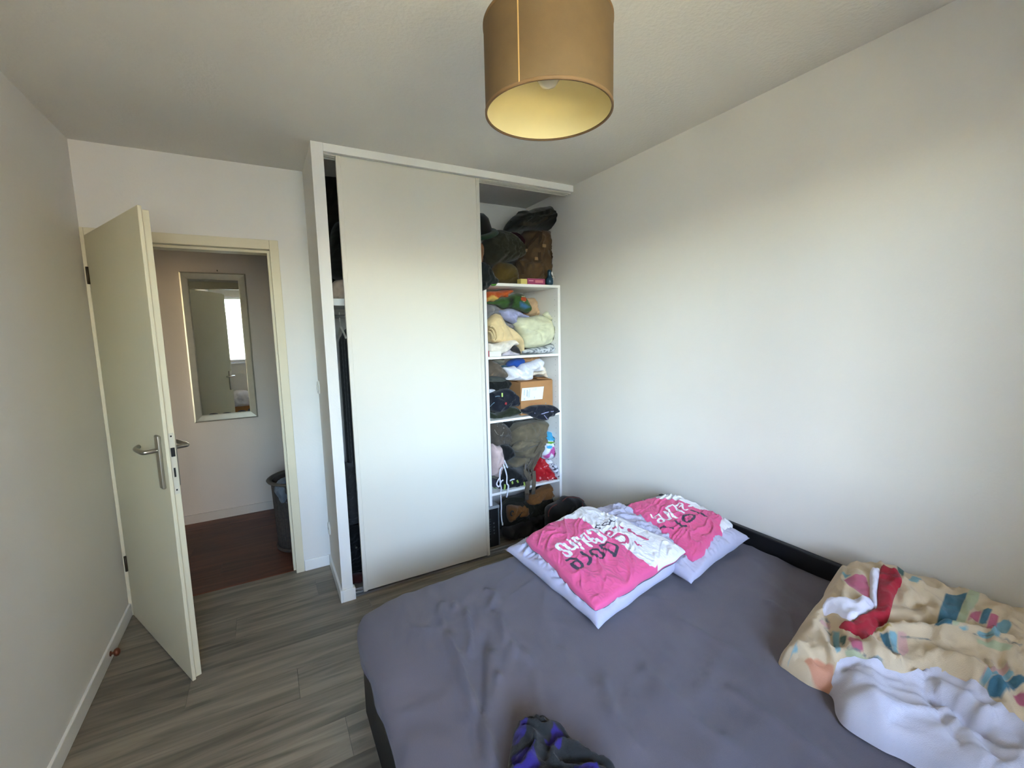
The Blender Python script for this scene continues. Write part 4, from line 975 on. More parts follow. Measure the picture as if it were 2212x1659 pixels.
dbo = item('bag_body', A_([(490, 540), (510, 450), (600, 340), (680, 290), (690, 255), (780, 250), (800, 265), (960, 205), (1190, 200), (1215, 300), (1240, 420), (1210, 520), (1130, 560), (1000, 545), (800, 545), (660, 560), (560, 560)]), 2.90, 0.13, 0.10, None, None, None, 0, r=0.09, wr=0.010, ws=0.08, wa=0.3, seed=103, m=M_duf, parent=db, lo=1.9)
sweep('carry_handle', px3([(1215, 520), (1265, 480), (1245, 370), (1225, 380)], 2.83, A_), M_duf, db, rx=0.007, ry=0.004, flat=True, up=(0, 1, 0))
sweep('webbing', px3([(560, 420), (760, 440), (950, 430), (1100, 350), (1200, 280)], 2.775, A_, [dbo]), fab('dark_webbing', (52, 48, 36)), db, rx=0.012, ry=0.002, flat=True, up=(0, 1, 0))
item('stuff_sack', A_([(170, 720), (260, 600), (290, 545), (400, 535), (520, 570), (640, 640), (730, 760), (760, 900), (700, 960), (560, 1010), (380, 1050), (290, 1060), (200, 960)]), 2.93, 0.13, 0.12, (54, 54, 40), 'bulky olive grey stuff sack behind the green rimmed hat', 'bag', 0, r=0.11, wr=0.010, ws=0.05, wa=1.2, seed=104)
item('ochre_cushion', A_([(310, 1330), (300, 1140), (360, 1030), (460, 1015), (560, 1040), (640, 1120), (660, 1220), (640, 1340)]), 2.90, 0.10, 0.10, (84, 70, 34), 'small ochre cushion under the olive stuff sack', 'cushion', 0, r=0.09, wr=0.006, ws=0.08, seed=105)
hat = thing('felt_hat', 'black hat with a green brim peeking from behind the sliding door', 'hat', (1.31, 2.9, 2.05), GRP[0])
hp = at(*A_([(75, 560)])[0], y=2.88)
hm = Matrix.Translation((hp.x, hp.y, hp.z)) @ Matrix.Rotation(math.radians(-18), 4, 'Y') @ Matrix.Rotation(math.radians(20), 4, 'X')
lathe('crown', [(0.105, 0.0), (0.100, 0.03), (0.090, 0.08), (0.065, 0.11), (0.03, 0.118), (0, 0.115)], 28, fab('hat_felt', (24, 25, 22)), hat, mtx=hm)
lathe('brim', [(0.10, 0.004), (0.135, -0.006), (0.150, -0.022), (0.146, -0.024), (0.13, -0.012), (0.10, -0.002), (0.10, 0.004)], 28, fab('hat_brim_green', (36, 56, 40)), hat, mtx=hm)
item('tan_bundle', A_([(60, 1340), (60, 960), (70, 760), (120, 720), (160, 780), (170, 880), (150, 1000), (150, 1340)]), 2.90, 0.06, 0.06, (150, 112, 82), 'tan rolled bundle beside the closet door edge, under the hat', 'cloth', 0, r=0.06, wr=0.003, seed=106)
item('navy_jacket', A_([(60, 1340), (60, 1040), (140, 1010), (230, 1040), (300, 1130), (340, 1220), (385, 1260), (400, 1300), (350, 1345), (280, 1350), (240, 1400), (180, 1430), (100, 1450)]), 2.698, 0.025, 0.03, (28, 34, 34), 'dark green-black jacket hanging over the edge of the top shelf', 'jacket', 0, r=0.06, wr=0.010, ws=0.05, wa=1.1, seed=107, lo=1.70)
item('green_label_cloth', A_([(270, 1345), (330, 1325), (362, 1318), (358, 1355), (310, 1368)]), 2.694, 0.004, 0.012, (78, 130, 54), 'bright green cloth tip on the edge of the top shelf', 'cloth', 0, r=0.01, wr=0.0, seed=108, sp=0.006, lo=1.8)
item('burgundy_cloth', A_([(540, 580), (640, 570), (760, 660), (800, 740), (770, 850), (720, 830), (700, 720), (620, 640)]), 2.99, 0.06, 0.06, (58, 26, 34), 'dark burgundy cloth between the stuff sack and the brown backpack', 'cloth', 0, r=0.04, wr=0.004, seed=109, lo=1.86)
def boxpx(name, px_lo, px_hi, y, depth, m, parent=None, z0=None, bevel=0.002):
    a_ = at(*px_lo, y=y); b_ = at(*px_hi, y=y); zz0 = a_.z if z0 is None else z0
    return box(name, a_.x, b_.x, y, y + depth, zz0, b_.z, m, parent, bevel=bevel)
yb_ = boxpx('yellow_packet', A_([(725, 1330)])[0], A_([(822, 1262)])[0], 2.72, 0.05, mat('yellow_card', (206, 190, 110), 0.6), z0=SH[0] + 0.0005); tag(yb_, 'small pale yellow packet at the foot of the brown backpack', 'packet', GRP[0])
mb_ = thing('magenta_packet', 'flat magenta packet with pale lettering between the yellow packet and blue bottle', 'packet', (1.77, 2.72, SH[0]), GRP[0])
boxpx('packet', A_([(828, 1332)])[0], A_([(1090, 1262)])[0], 2.715, 0.09, mat('magenta_card', (150, 58, 98), 0.5), mb_, z0=SH[0] + 0.0005)
boxpx('printed_band', A_([(845, 1295)])[0], A_([(915, 1280)])[0], 2.7145, 0.001, mat('pale_pink_print', (206, 140, 160), 0.6), mb_)
boxpx('printed_panel', A_([(940, 1318)])[0], A_([(1060, 1283)])[0], 2.7145, 0.001, mat('rose_print', (196, 116, 128), 0.6), mb_)
bot = thing('blue_flask', 'small dark blue ribbed flask with metal ring on the top shelf edge', 'flask', (1.86, 2.74, SH[0]), GRP[0])
fp = at(*A_([(1155, 1330)])[0], y=2.735); fx, fy = fp.x, 2.735
M_flask = mat('petrol_blue_metal', (34, 66, 84), 0.35, 0.4)
lathe('body', [(0, 0.001), (0.020, 0.001), (0.026, 0.012), (0.0275, 0.03), (0.025, 0.048), (0.018, 0.060), (0.014, 0.068), (0.015, 0.075), (0.013, 0.088), (0.015, 0.098), (0.010, 0.110), (0, 0.112)], 24, M_flask, bot, center=(fx, fy, SH[0]))
for zz in (0.022, 0.036, 0.050):
    lathe('rib', [(0.024, zz - 0.002), (0.0288, zz), (0.024, zz + 0.002)], 24, M_flask, bot, center=(fx, fy, SH[0]))
box('white_tab', fx + 0.015, fx + 0.026, fy - 0.004, fy + 0.002, SH[0] + 0.078, SH[0] + 0.096, M_plug, bot, bevel=0.001)
sweep('lever', [(fx + 0.012, fy, SH[0] + 0.10), (fx + 0.026, fy - 0.002, SH[0] + 0.08), (fx + 0.030, fy - 0.003, SH[0] + 0.05), (fx + 0.028, fy - 0.003, SH[0] + 0.012)], M_plug, bot, rx=0.0025, n=6)
rg = [(fx + 0.036 + 0.013*math.cos(t), fy - 0.004, SH[0] + 0.056 + 0.013*math.sin(t)) for t in np.linspace(0, 2*math.pi, 13)]
sweep('ring', rg, M_steel, bot, rx=0.0014, n=6, per=3, up=(0, 1, 0))

# --- upper shelf
def poly_paint(polys, fn, y):
    Q = [P2(fn(p), 'y', y) for p in polys]
    def f(P):
        d = np.full(len(P), 1.0)
        for q in Q: d = np.minimum(d, sdf(P, q))
        return d
    return f
M_par = print_fabric('orange_bloom', (178, 84, 40), [('yel', (214, 176, 96), 0.006), ('grn', (52, 84, 40), 0.003)], var=0.15)
item('flowered_cloth', B_([(270, 480), (275, 300), (360, 262), (480, 262), (600, 245), (720, 240), (800, 255), (780, 310), (690, 350), (690, 410), (600, 430), (540, 400), (460, 470), (400, 485), (330, 470)]), 2.90, 0.06, 0.08, None, 'orange and yellow flowered cloth squeezed under the top shelf', 'cloth', 1, r=0.05, wr=0.010, seed=111, m=M_par, lo=1.55,
     paint={'yel': poly_paint([[(270, 420), (330, 360), (460, 420), (560, 380), (540, 430), (420, 490), (300, 480)]], B_, 2.9), 'grn': poly_paint([[(800, 320), (900, 300), (900, 420), (800, 420)]], B_, 2.9)})
M_grn = print_fabric('green_blob', (52, 84, 40), [('red', (172, 74, 44), 0.003), ('blu', (60, 104, 156), 0.012), ('blk', (30, 34, 28), 0.012), ('wht', (206, 196, 160), 0.002)], var=0.1)
item('green_bundle', B_([(290, 480), (420, 480), (470, 440), (560, 400), (700, 370), (800, 330), (900, 310), (1000, 340), (1060, 420), (1130, 540), (1155, 630), (1120, 690), (1060, 700), (960, 660), (860, 640), (740, 600), (620, 620), (520, 560), (420, 530), (300, 520)]), 2.87, 0.07, 0.09, None, 'shiny green printed bundle with red and blue patches on the upper shelf', 'cloth', 1, r=0.06, wr=0.004, seed=112, m=M_grn, lo=1.53,
     paint={'red': poly_paint([[(890, 400), (1000, 400), (965, 490), (880, 460)]], B_, 2.87), 'wht': poly_paint([[(900, 372), (1000, 375), (1000, 395), (895, 395)], [(870, 462), (960, 492), (955, 502), (865, 472)]], B_, 2.87),
            'blu': poly_paint([[(860, 500), (960, 540), (1050, 590), (980, 620), (890, 580)]], B_, 2.87), 'blk': poly_paint([[(660, 400), (760, 400), (740, 590), (650, 590)], [(820, 350), (980, 320), (1010, 370), (880, 380)]], B_, 2.87)})
item('grey_shirt', B_([(280, 830), (280, 530), (360, 525), (450, 560), (540, 620), (560, 700), (640, 860), (760, 900), (840, 960), (850, 1060), (700, 1040), (400, 900)]), 2.92, 0.05, 0.09, (128, 126, 130), 'grey shirt bunched behind the cream trousers', 'shirt', 1, r=0.05, wr=0.012, wa=0.9, seed=113)
item('lavender_shirt', B_([(530, 660), (620, 640), (700, 612), (810, 615), (850, 660), (920, 670), (1020, 720), (1130, 775), (1000, 800), (900, 780), (860, 860), (820, 920), (740, 890), (640, 830), (580, 760)]), 2.86, 0.06, 0.08, (160, 164, 200), 'crumpled lavender blue shirt below the green bundle', 'shirt', 1, r=0.05, wr=0.012, ws=0.03, wa=2.2, seed=114, lo=1.45)
item('beige_cloth', B_([(1060, 440), (1150, 400), (1220, 410), (1260, 520), (1280, 640), (1330, 740), (1230, 790), (1130, 770), (1060, 720)]), 3.00, 0.07, 0.08, (196, 166, 132), 'crumpled beige cloth standing behind the green bundle', 'cloth', 1, r=0.05, wr=0.010, wa=1.5, seed=115, lo=1.42)
cr = thing('cream_trousers', 'folded cream trousers lying over the left of the upper shelf', 'trousers', (1.42, 2.85, SH[1]), GRP[1])
M_cream = fab('cream_cotton', (216, 194, 150))
item('folded_leg', B_([(300, 960), (310, 880), (380, 770), (460, 715), (540, 740), (600, 830), (660, 930), (760, 1000), (860, 1080), (960, 1190), (1000, 1320), (1005, 1480), (960, 1510), (940, 1440), (900, 1380), (820, 1300), (640, 1290), (480, 1300), (330, 1260)]), 2.83, 0.07, 0.10, None, None, None, 1, r=0.06, wr=0.005, ws=0.10, wa=2.4, seed=116, m=M_cream, parent=cr)
for k_, (cx_, cy_, rx_, ry_) in enumerate(((395, 1110, 78, 150), (375, 1130, 55, 112), (360, 1150, 34, 75))):
    pts = [tuple(at(*B_([(cx_ + rx_*math.cos(t)*1.0 + 25*math.sin(t), cy_ + ry_*math.sin(t))])[0], y=2.765 - 0.004*k_)) for t in np.linspace(-1.9, 1.5, 9)]
    sweep('rolled_fold', pts, M_cream, cr, rx=0.006, ry=0.018, n=8, up=(0, 1, 0))
item('white_tshirt', B_([(300, 1300), (420, 1310), (560, 1280), (720, 1235), (830, 1232), (900, 1300), (880, 1350), (800, 1350), (740, 1430), (640, 1490), (540, 1520), (320, 1470)]), 2.79, 0.05, 0.08, (226, 218, 206), 'creamy white t-shirt squashed under the cream trousers', 't-shirt', 1, r=0.035, wr=0.006, seed=117)
item('black_sock', B_([(740, 1430), (800, 1345), (860, 1350), (920, 1400), (960, 1500), (900, 1500), (820, 1470)]), 2.80, 0.03, 0.05, (48, 46, 48), 'black cloth scrap between the white t-shirt and sage trousers', 'cloth', 1, r=0.03, wr=0.004, seed=118)
item('lilac_cloth', B_([(580, 1550), (640, 1490), (740, 1430), (800, 1470), (900, 1500), (950, 1520), (900, 1545), (700, 1560)]), 2.765, 0.02, 0.05, (176, 170, 182), 'pale lilac grey cloth at the front edge of the upper shelf', 'cloth', 1, r=0.02, wr=0.006, ws=0.025, seed=119, sp=0.006)
sg = thing('sage_trousers', 'large folded sage green trousers filling the right of the upper shelf', 'trousers', (1.75, 2.85, SH[1]), GRP[1])
M_sage = fab('sage_cotton', (206, 208, 180))
item('folded_body', B_([(850, 880), (920, 790), (1060, 790), (1200, 765), (1300, 745), (1400, 760), (1520, 840), (1640, 930), (1680, 1100), (1720, 1220), (1680, 1280), (1520, 1320), (1300, 1390), (1060, 1400), (1000, 1340), (960, 1200), (880, 1020), (845, 950)]), 2.84, 0.09, 0.12, None, None, None, 1, r=0.07, wr=0.008, ws=0.10, wa=0.25, seed=120, m=M_sage, parent=sg, lo=SH[1] + 0.03)
item('collar_fold', B_([(1400, 740), (1430, 700), (1490, 670), (1530, 740), (1580, 800), (1620, 880), (1690, 980), (1640, 920), (1540, 850), (1450, 780)]), 2.80, 0.03, 0.03, None, None, None, 1, r=0.025, wr=0.004, seed=121, m=M_sage, parent=sg, sp=0.006, lo=1.4)
item('side_flap', B_([(1630, 960), (1670, 960), (1700, 1060), (1735, 1200), (1720, 1240), (1680, 1160), (1650, 1060)]), 2.78, 0.02, 0.03, None, None, None, 1, r=0.02, wr=0.002, seed=122, m=M_sage, parent=sg, sp=0.006, lo=1.4)
M_spk = print_fabric('speckled', (196, 200, 206), [('spk', (110, 116, 126), 0.004)])
item('speckled_shirt', B_([(1010, 1440), (1100, 1420), (1250, 1390), (1450, 1360), (1600, 1310), (1690, 1310), (1660, 1400), (1600, 1480), (1400, 1510), (1150, 1510), (1010, 1505)]), 2.80, 0.05, 0.10, None, 'white and grey speckled shirt flattened under the sage trousers', 'shirt', 1, r=0.03, wr=0.005, seed=123, m=M_spk, paint={'spk': lambda P: 0.02*perlin(P[:, 0]*55, P[:, 1]*70, 6) + 0.003})
mbx = thing('small_box', 'small white box with a red edge at the left front of the upper shelf', 'box', (1.36, 2.72, SH[1]), GRP[1])
boxpx('carton', B_([(345, 1570)])[0], B_([(580, 1460)])[0], 2.712, 0.06, M_plug, mbx, z0=SH[1] + 0.0008)
boxpx('red_edge', B_([(312, 1570)])[0], B_([(344, 1458)])[0], 2.712, 0.06, mat('red_card', (150, 60, 66), 0.6), mbx, z0=SH[1] + 0.0008)

# --- middle shelf
item('taupe_trousers', C__([(310, 600), (315, 260), (400, 265), (480, 300), (560, 370), (620, 440), (690, 520), (705, 560), (690, 610), (620, 620), (500, 590), (360, 590)]), 2.84, 0.06, 0.12, (98, 86, 74), 'taupe brown trousers heaped at the left of the middle shelf', 'trousers', 2, r=0.05, wr=0.010, ws=0.05, wa=2.3, seed=131, lo=1.10)
item('grey_fleece', C__([(330, 600), (500, 580), (620, 610), (680, 640), (600, 690), (420, 690), (330, 680)]), 2.85, 0.05, 0.10, (66, 70, 68), 'grey green fleece under the taupe trousers', 'fleece', 2, r=0.03, wr=0.004, seed=132, lo=1.06)
item('pale_cloth', C__([(400, 265), (460, 225), (620, 225), (600, 320), (520, 330)]), 2.98, 0.05, 0.06, (146, 146, 140), 'pale grey cloth high at the back of the middle shelf', 'cloth', 2, r=0.03, wr=0.004, seed=133, lo=1.2)
item('black_pullover', C__([(330, 700), (420, 680), (600, 640), (720, 660), (760, 720), (720, 820), (640, 860), (500, 900), (340, 900)]), 2.93, 0.06, 0.10, (30, 31, 30), 'black pullover squashed behind the navy bundle', 'pullover', 2, r=0.05, wr=0.006, seed=134, lo=0.98)
item('blue_shirt', C__([(700, 380), (720, 300), (800, 240), (900, 215), (1010, 225), (1040, 310), (980, 380), (940, 430), (860, 410), (780, 390)]), 2.87, 0.05, 0.08, (38, 76, 150), 'bright blue shirt stuffed above the white t-shirt', 'shirt', 2, r=0.05, wr=0.005, seed=135, lo=1.22)
item('teal_shirt', C__([(590, 420), (600, 360), (700, 360), (720, 400), (680, 430)]), 2.90, 0.03, 0.05, (50, 84, 96), 'dull teal cloth between the taupe trousers and blue shirt', 'cloth', 2, r=0.03, wr=0.003, seed=136, lo=1.2)
item('brown_bag', C__([(1000, 250), (1040, 200), (1200, 175), (1310, 180), (1320, 240), (1240, 290), (1140, 300), (1040, 310)]), 2.88, 0.05, 0.08, (168, 128, 92), 'tan brown paper bag crushed under the upper shelf', 'bag', 2, r=0.03, wr=0.010, ws=0.03, seed=137, lo=1.24)
item('white_shirt', C__([(612, 410), (640, 395), (780, 395), (830, 370), (880, 410), (940, 420), (980, 340), (1100, 305), (1220, 270), (1340, 225), (1380, 290), (1370, 400), (1360, 480), (1200, 490), (1175, 560), (1165, 640), (1060, 670), (900, 665), (740, 660), (655, 635), (720, 580), (690, 500)]), 2.80, 0.06, 0.10, (226, 227, 236), 'crumpled white shirt lying over the cardboard box', 'shirt', 2, r=0.045, wr=0.009, ws=0.05, wa=2.5, seed=138, lo=1.155)
item('cream_tote', C__([(1180, 490), (1360, 480), (1390, 380), (1430, 400), (1470, 500), (1510, 590), (1480, 610), (1400, 560), (1300, 545), (1180, 570)]), 2.83, 0.03, 0.06, (218, 206, 188), 'cream canvas tote draped over the top of the cardboard box', 'tote bag', 2, r=0.03, wr=0.005, seed=139, lo=1.158)
# cardboard box with address label
bxo = thing('cardboard_box', 'brown cardboard parcel box with a white address label', 'box', (1.75, 2.85, SH[2]), GRP[2])
q0 = at(*C__([(940, 1230)])[0], y=2.755); q1 = at(*C__([(1600, 1160)])[0], y=2.755)
bz1 = at(*C__([(990, 705)])[0], y=2.755).z; bx0, bx1 = 1.602, 1.880
by0, by1 = 2.752, 3.02
boxpart = lambda nm, a: box(nm, *a, M_card, bxo, bevel=0.001)
boxpart('box_front', (bx0, bx1, by0, by0 + 0.004, SH[2] + 0.001, bz1)); boxpart('box_back', (bx0, bx1, by1 - 0.004, by1, SH[2] + 0.001, bz1))
boxpart('box_side', (bx0, bx0 + 0.004, by0 + 0.004, by1 - 0.004, SH[2] + 0.001, bz1)); boxpart('box_side', (bx1 - 0.004, bx1, by0 + 0.004, by1 - 0.004, SH[2] + 0.001, bz1))
boxpart('box_bottom', (bx0 + 0.004, bx1 - 0.004, by0 + 0.004, by1 - 0.004, SH[2] + 0.001, SH[2] + 0.005))
fm = Matrix.Translation((0, by0, bz1)) @ Matrix.Rotation(math.radians(6), 4, 'X') @ Matrix.Translation((0, -by0, -bz1))
box('top_flap', bx0, bx1, by0, by0 + 0.13, bz1 - 0.001, bz1 + 0.003, M_card, bxo, bevel=0.001, mtx=fm)
fm2 = Matrix.Translation((bx1, 0, bz1 + 0.006)) @ Matrix.Rotation(math.radians(7), 4, 'Y') @ Matrix.Translation((-bx1, 0, -bz1 - 0.006))
box('top_flap', bx1 - 0.13, bx1, by0 + 0.01, by1, bz1 + 0.004, bz1 + 0.008, M_card, bxo, bevel=0.001, mtx=fm2)
def quad_on(name, pts, y, m, parent, th=0.0008):
    c = [at(u, v, y=y) for u, v in C__(pts)]
    vs = [(p.x, y, p.z) for p in c] + [(p.x, y + th, p.z) for p in c]; n = len(c)
    o = from_py(name, vs, [tuple(range(n)), tuple(range(2*n - 1, n - 1, -1))] + [(k, k + n, (k+1) % n + n, (k+1) % n) for k in range(n)], m, parent)
    return o
lab = quad_on('address_label', [(995, 818), (1428, 782), (1398, 1030), (975, 1072)], by0 - 0.001, mat('label_paper', (226, 232, 238), 0.5), bxo, 0.001)
M_ink = mat('label_ink', (120, 132, 142), 0.7); M_ink2 = mat('label_ink_light', (178, 190, 198), 0.7)
for k_ in range(9):   # printed barcode
    t = k_/9; y0_ = 855 + t*130
    quad_on('barcode_bar', [(1078 + 10*(1-t), y0_), (1102 + 6*(1-t), y0_ - 2), (1102 + 6*(1-t), y0_ + 6), (1078 + 10*(1-t), y0_ + 8)], by0 - 0.0015, M_ink, lab, 0.0004)
for (a0, b0, a1, b1) in ((1035, 850, 1050, 960), (1115, 880, 1125, 1010), (1140, 830, 1150, 1000), (1215, 830, 1222, 860), (1245, 820, 1252, 860), (1270, 812, 1278, 858), (1030, 1020, 1055, 1045), (1235, 985, 1250, 1020)):
    quad_on('label_line', [(a0, b0), (a1, b0 - 1), (a1 - 6, b1), (a0 - 6, b1 + 1)], by0 - 0.0015, M_ink2, lab, 0.0004)
M_redp = mat('red_box_print', (176, 84, 66), 0.8)
for (a0, a1, b0) in ((1150, 1215, 1130), (1240, 1290, 1122), (1310, 1370, 1114)):
    quad_on('printed_mark', [(a0, b0), (a1, b0 - 8), (a1, b0 - 2), (a0, b0 + 6)], by0 - 0.0012, M_redp, bxo, 0.0006)
quad_on('printed_mark', [(1455, 1108), (1475, 1105), (1470, 1125), (1458, 1128)], by0 - 0.0012, M_ink, bxo, 0.0006)
nb = thing('navy_bundle', 'dark navy jacket bundle with a neon zip tag left of the cardboard box', 'jacket', (1.47, 2.85, SH[2]), GRP[2])
M_navy = fab('navy_nylon', (24, 27, 38), rough=0.7)
nbo = item('jacket_body', C__([(345, 920), (440, 880), (560, 850), (660, 820), (760, 840), (850, 920), (930, 1000), (940, 1060), (910, 1170), (820, 1180), (720, 1190), (620, 1250), (500, 1310), (400, 1290), (350, 1180)]), 2.83, 0.08, 0.11, None, None, None, 2, r=0.06, wr=0.012, ws=0.06, wa=1.0, seed=141, m=M_navy, parent=nb, lo=SH[2] + 0.04)
p = Vector(px3([(592, 970)], 2.745, C__, [nbo])[0]); box('zip_tag', p.x - 0.005, p.x + 0.005, p.y - 0.004, p.y + 0.004, p.z - 0.016, p.z + 0.022, mat('neon_tag', (196, 226, 130), 0.5), nb, bevel=0.002)
p = Vector(px3([(668, 1120)], 2.742, C__, [nbo], 0.002)[0]); box('red_patch', p.x - 0.008, p.x + 0.008, p.y - 0.003, p.y + 0.003, p.z - 0.009, p.z + 0.009, mat('red_patch', (150, 40, 46), 0.7), nb, bevel=0.002)
for pts in ([(460, 985), (550, 975)], [(355, 1180), (380, 1120), (440, 1100)]):
    sweep('reflective_piping', px3([pts[0], ((pts[0][0]+pts[-1][0])/2, (pts[0][1]+pts[-1][1])/2 - 5), pts[-1]], 2.744, C__, [nbo], 0.002), mat('pale_piping', (120, 146, 164), 0.5), nb, rx=0.003, n=6)
item('striped_cloth', C__([(330, 910), (335, 840), (420, 838), (465, 860), (430, 880), (370, 905)]), 2.77, 0.02, 0.04, (196, 196, 206), 'white striped cloth corner above the navy bundle', 'cloth', 2, r=0.015, wr=0.004, ws=0.02, seed=142, sp=0.006, lo=1.0)
item('dark_green_sweater', C__([(355, 1420), (355, 1300), (480, 1310), (620, 1250), (720, 1185), (820, 1180), (930, 1230), (945, 1290), (900, 1330), (760, 1380), (560, 1430), (450, 1440)]), 2.80, 0.06, 0.10, (38, 44, 30), 'dark forest green sweater folded at the front of the middle shelf', 'sweater', 2, r=0.04, wr=0.004, seed=143)
item('white_strap', C__([(930, 1270), (950, 1240), (985, 1270), (995, 1310), (965, 1330)]), 2.76, 0.012, 0.015, (196, 194, 188), 'short whitish strap end between the green sweater and navy jacket', 'strap', 2, r=0.012, wr=0.002, seed=144, sp=0.005)
nj = thing('navy_track_jacket', 'navy track jacket with pale piping hanging over the middle shelf edge', 'jacket', (1.8, 2.72, SH[2]), GRP[2])
njo = item('jacket_cloth', C__([(975, 1240), (1060, 1220), (1150, 1170), (1300, 1150), (1480, 1145), (1600, 1160), (1690, 1210), (1735, 1260), (1710, 1300), (1650, 1330), (1640, 1370), (1560, 1385), (1500, 1400), (1490, 1445), (1440, 1460), (1330, 1440), (1200, 1400), (1100, 1340), (1000, 1310)]), 2.705, 0.03, 0.04, None, None, None, 2, r=0.03, wr=0.006, ws=0.05, wa=0.2, seed=145, m=M_navy, parent=nj, lo=0.80)
M_pip = mat('lilac_piping', (150, 152, 190), 0.5)
sweep('piping', px3([(1240, 1312), (1390, 1325), (1480, 1298), (1620, 1275)], 2.668, C__, [njo], 0.001), M_pip, nj, rx=0.0035, n=6)
sweep('piping', px3([(1430, 1350), (1470, 1400), (1500, 1435)], 2.668, C__, [njo], 0.001), M_pip, nj, rx=0.003, n=6)

# --- lower shelf
kb = thing('khaki_backpack', 'large slumped khaki brown backpack with straps dangling over the lower shelf', 'backpack', (1.68, 2.85, SH[3]), GRP[3])
M_kh = fab('khaki_canvas', (104, 94, 76)); M_khs = fab('khaki_webbing', (92, 82, 68))
kbo = item('pack_body', D_([(700, 600), (760, 480), (760, 380), (800, 290), (900, 210), (1100, 170), (1300, 150), (1440, 170), (1450, 260), (1420, 400), (1400, 560), (1380, 700), (1330, 820), (1290, 960), (1240, 1150), (1100, 1180), (1040, 1050), (900, 1080), (760, 1090), (710, 1000), (820, 940), (840, 820), (780, 700)]), 2.88, 0.13, 0.13, None, None, None, 3, r=0.10, wr=0.014, ws=0.09, wa=0.5, seed=151, m=M_kh, parent=kb)
kbl = item('lid_pocket', D_([(800, 690), (900, 600), (980, 550), (1120, 540), (1260, 570), (1370, 560), (1350, 640), (1200, 700), (1050, 770), (900, 800), (830, 770)]), 2.775, 0.04, 0.04, None, None, None, 3, r=0.03, wr=0.006, ws=0.08, wa=0.4, seed=152, m=M_kh, parent=kb, lo=0.4)
for pts, w_ in (([(1380, 600), (1290, 760), (1180, 950), (1100, 1100), (1140, 1250), (1160, 1350)], 0.013), ([(1330, 780), (1260, 960), (1190, 1150), (1170, 1210)], 0.016), ([(1060, 1040), (1060, 1180), (1120, 1300), (1170, 1360)], 0.015), ([(1300, 1010), (1320, 1100), (1350, 1150)], 0.012),
                ([(760, 430), (900, 330), (1100, 260), (1280, 220)], 0.010), ([(850, 900), (960, 900), (1060, 880)], 0.010)):
    sweep('strap', px3(pts, 2.72, D_, [kbo, kbl]), M_khs, kb, rx=w_, ry=0.003, flat=True, up=(0, 1, 0))
for pts in ([(1225, 1180), (1235, 1350), (1225, 1500), (1215, 1600)], [(1100, 1380), (1110, 1450), (1090, 1560), (1095, 1640)]):
    st = sweep('hanging_strap', px3(pts, 2.688, D_), M_khs, kb, rx=0.017 if pts[0][0] < 1200 else 0.014, ry=0.004, flat=True, up=(0, 1, 0))
p = at(*D_([(1085, 1700)])[0], y=2.69); box('strap_tip', p.x - 0.016, p.x + 0.016, 2.684, 2.692, p.z - 0.02, p.z + 0.035, mat('strap_leather', (70, 62, 54), 0.6), kb, bevel=0.004)
p = at(*D_([(1215, 1600)])[0], y=2.69); box('strap_tip', p.x - 0.016, p.x + 0.016, 2.684, 2.692, p.z - 0.015, p.z + 0.015, MATS['strap_leather'], kb, bevel=0.004)
sweep('side_loop', px3([(1450, 240), (1490, 330), (1460, 380), (1430, 400)], 2.80, D_), M_khs, kb, rx=0.008, ry=0.003, flat=True, up=(0, 1, 0))
gc = thing('grey_brown_jacket', 'grey brown jacket with loose cords at the left of the lower shelf', 'jacket', (1.40, 2.88, 0.7), GRP[3])
gco = item('jacket_cloth', D_([(360, 680), (360, 240), (480, 210), (620, 220), (700, 300), (720, 360), (740, 450), (760, 520), (700, 620), (600, 660), (480, 670)]), 2.86, 0.08, 0.11, (76, 68, 60), None, None, 3, r=0.06, wr=0.014, ws=0.045, wa=1.0, seed=153, parent=gc, lo=0.68)
for pts in ([(500, 290), (490, 240), (540, 215), (600, 250), (630, 330)], [(440, 350), (500, 440), (580, 465), (620, 400)]):
    sweep('cord', px3(pts, 2.765, D_, [gco], 0.002), mat('pale_cord', (128, 122, 112), 0.7), gc, rx=0.003, n=6)
item('black_cloth', D_([(620, 220), (800, 180), (790, 300), (740, 420), (700, 360)]), 2.96, 0.05, 0.06, (26, 26, 26), 'black cloth at the back between the jacket and khaki backpack', 'cloth', 3, r=0.04, wr=0.003, seed=154, lo=0.7)
item('pink_cap', D_([(370, 1230), (370, 670), (470, 665), (565, 680), (590, 800), (620, 960), (600, 1080), (560, 1160), (540, 1280), (470, 1290), (420, 1250)]), 2.80, 0.07, 0.10, (196, 172, 168), 'pale pink fabric cap standing at the left of the lower shelf', 'cap', 3, r=0.06, wr=0.005, ws=0.06, wa=0.8, seed=155, lo=0.46)
item('black_beanie', D_([(570, 680), (690, 645), (780, 700), (840, 820), (830, 880), (740, 930), (630, 975), (610, 880)]), 2.775, 0.05, 0.06, (20, 20, 21), 'black knitted beanie resting against the khaki backpack', 'beanie', 3, r=0.04, wr=0.003, seed=156, lo=0.55)
